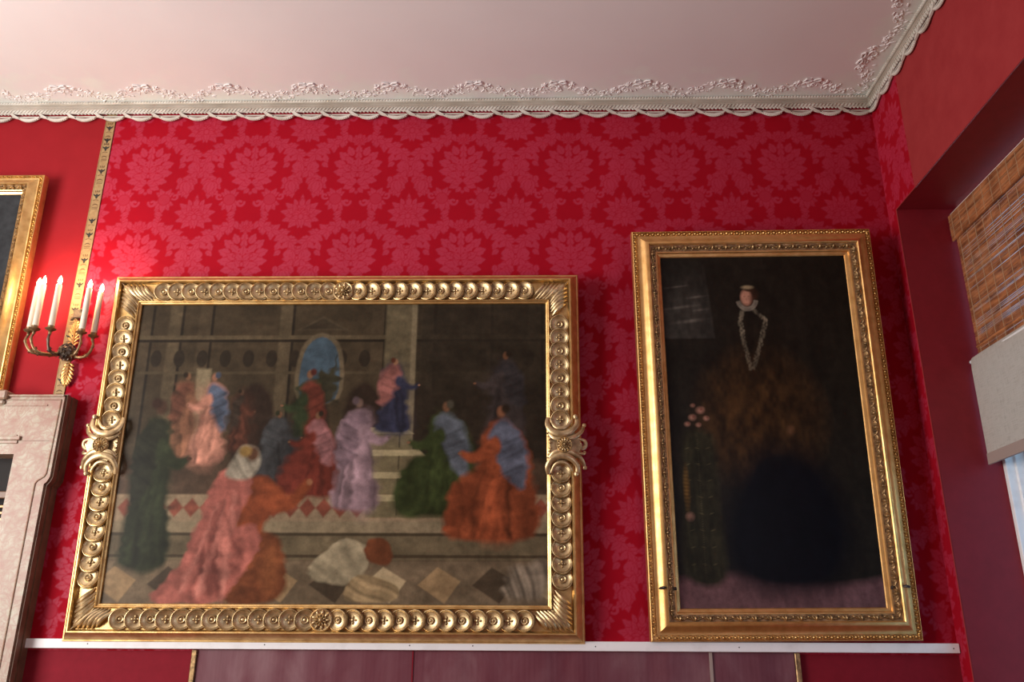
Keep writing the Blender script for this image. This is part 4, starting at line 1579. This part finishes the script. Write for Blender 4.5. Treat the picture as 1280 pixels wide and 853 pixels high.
# fire screen of thin dark slats inside the opening
scr = thing('fire_screen', 'dark slatted screen filling the fireplace opening', 'screen', (-3.60, -.06, 0))
w = MB()
for i in range(62):
    z_ = .10 + i * .034
    w.box((-xi + .03, -.012, z_), (xi - .022, .006, z_ + .016), .003)
w.build('slats', 'brown_bronze', scr)
w = MB()
w.box((-xi + .012, -.016, 0), (-xi + .034, .012, 2.25), .003); w.box((xi - .030, -.016, 0), (xi - .010, .012, 2.25), .003)
w.box((-xi + .012, -.018, 2.225), (xi - .010, .012, 2.262), .004); w.box((-xi + .012, -.018, .0), (xi - .010, .012, .09), .004)
w.build('screen_frame', 'brown_marble', scr)

# ------------------------------------------------------------------ window in the recess
XW = XR + RD
win = tag(bpy.data.objects.new('window_1', None), kind='structure')
C.objects.link(win)
win.location = (XW + .03, 0, 0)
w = MB()
# outer casing, then a stepped rebate down to the pane set deep in the reveal
for x0_, x1_, wd in ((0.0, .135, .030), (.045, .135, .046), (.095, .135, .085)):
    for (ya, yb, za, zb) in ((RY0, RY0 - wd, RZ0, RZ1), (RY1, RY1 + wd, RZ0, RZ1), (RY0, RY1, RZ0, RZ0 + wd), (RY0, RY1, RZ1 - wd, RZ1)):
        w.box((x0_, ya, za), (x1_, yb, zb), .003)
w.box((.095, RY0 - .08, 2.30), (.130, RY1 + .08, 2.335), .003)
w.build('window_frame', 'white', win)
w = MB(); w.box((.110, RY0 - .08, RZ0 + .07), (.114, RY1 + .08, RZ1 - .07)); w.build('window_pane', 'glass', win)

# bamboo blind
bb = thing('bamboo_blind', 'brown woven bamboo blind with valance hanging at the top of the window', 'blind', (XW - .004, RY0, 0))
yl, yr = -.010, (RY1 - RY0) + .01
w = MB()
w.box((.0, yl + .004, 3.852), (.026, yr, 3.872), .002)
w.build('headrail', 'white', bb)
w = MB()
for i in range(26):
    z_ = 3.697 + i * .006
    w.box((-.016 + rnd.uniform(-.0008, .0008), yl, z_), (-.010, yr, z_ + .0056), .0012)
w.box((-.011, yl + .002, 3.695), (-.006, yr, 3.852))
va = w.build('valance', 'bamboo', bb)
w = MB()
z_ = 2.93
while z_ < 3.700:
    th = rnd.uniform(.0042, .0066)
    gap = rnd.choice((.0006, .0010, .0016, .0026, .0036))
    if abs(z_ - 3.13) < .004:
        gap = .001
    w.box((-.0015 + rnd.uniform(-.001, .001), yl - .022, z_), (.0035, yr, z_ + th), .001)
    z_ += th + gap
w.box((-.007, yl - .022, 3.038), (.004, yr, 3.052), .002)
w.build('woven_panel', 'bamboo', bb)
w = MB()
y_ = yl - .06
while y_ > yr:
    w.tube([(-.0035, y_, 2.93), (-.0035, y_, 3.70)], .0016, 5)
    w.tube([(-.0175, y_ + .02, 3.697), (-.0175, y_ + .02, 3.852)], .0014, 5)
    y_ -= .085
for z_ in (3.735, 3.775, 3.815):
    w.tube([(-.0172, yl, z_), (-.0172, yr, z_)], .0012, 5)
w.build('threads', 'thread', bb)

# linen shade in front of the lower part
ls = thing('linen_blind', 'pale grey linen blind with stitched hem hanging below the bamboo blind', 'blind', (XW - .050, RY0, 0))
w = MB()
ys = np.linspace(-.022, yr, 60)
rings = []
for y_ in ys:
    wv = .002 * math.sin(y_ * 9)
    rings.append([(wv + .012, y_, 2.985), (wv + .004, y_, 2.972), (wv, y_, 2.92), (wv, y_, 2.452), (wv + .0018, y_, 2.452), (wv + .0018, y_, 2.92), (wv + .008, y_, 2.972), (wv + .014, y_, 2.985)])
w.loft(rings, True, True)
w.build('linen_cloth', 'linen', ls, smooth=True, angle=.9)
w = MB()
rings = []
for y_ in ys:
    wv = .002 * math.sin(y_ * 9)
    rings.append([(wv - .004, y_, 2.455), (wv - .005, y_, 2.398), (wv + .004, y_, 2.396), (wv + .005, y_, 2.455)])
w.loft(rings, True, True)
w.build('hem', 'hem', ls)
w = MB()
w.tube([(.012, -.008, 2.965), (.012, yr, 2.965)], .009, 10)
w.dome((.012, -.010, 2.965), (1, 0, 0), (0, 0, 1), (0, 1, 0), .012, .012, .010, 10, 3, 0)
w.build('roller', 'white', ls, smooth=True)
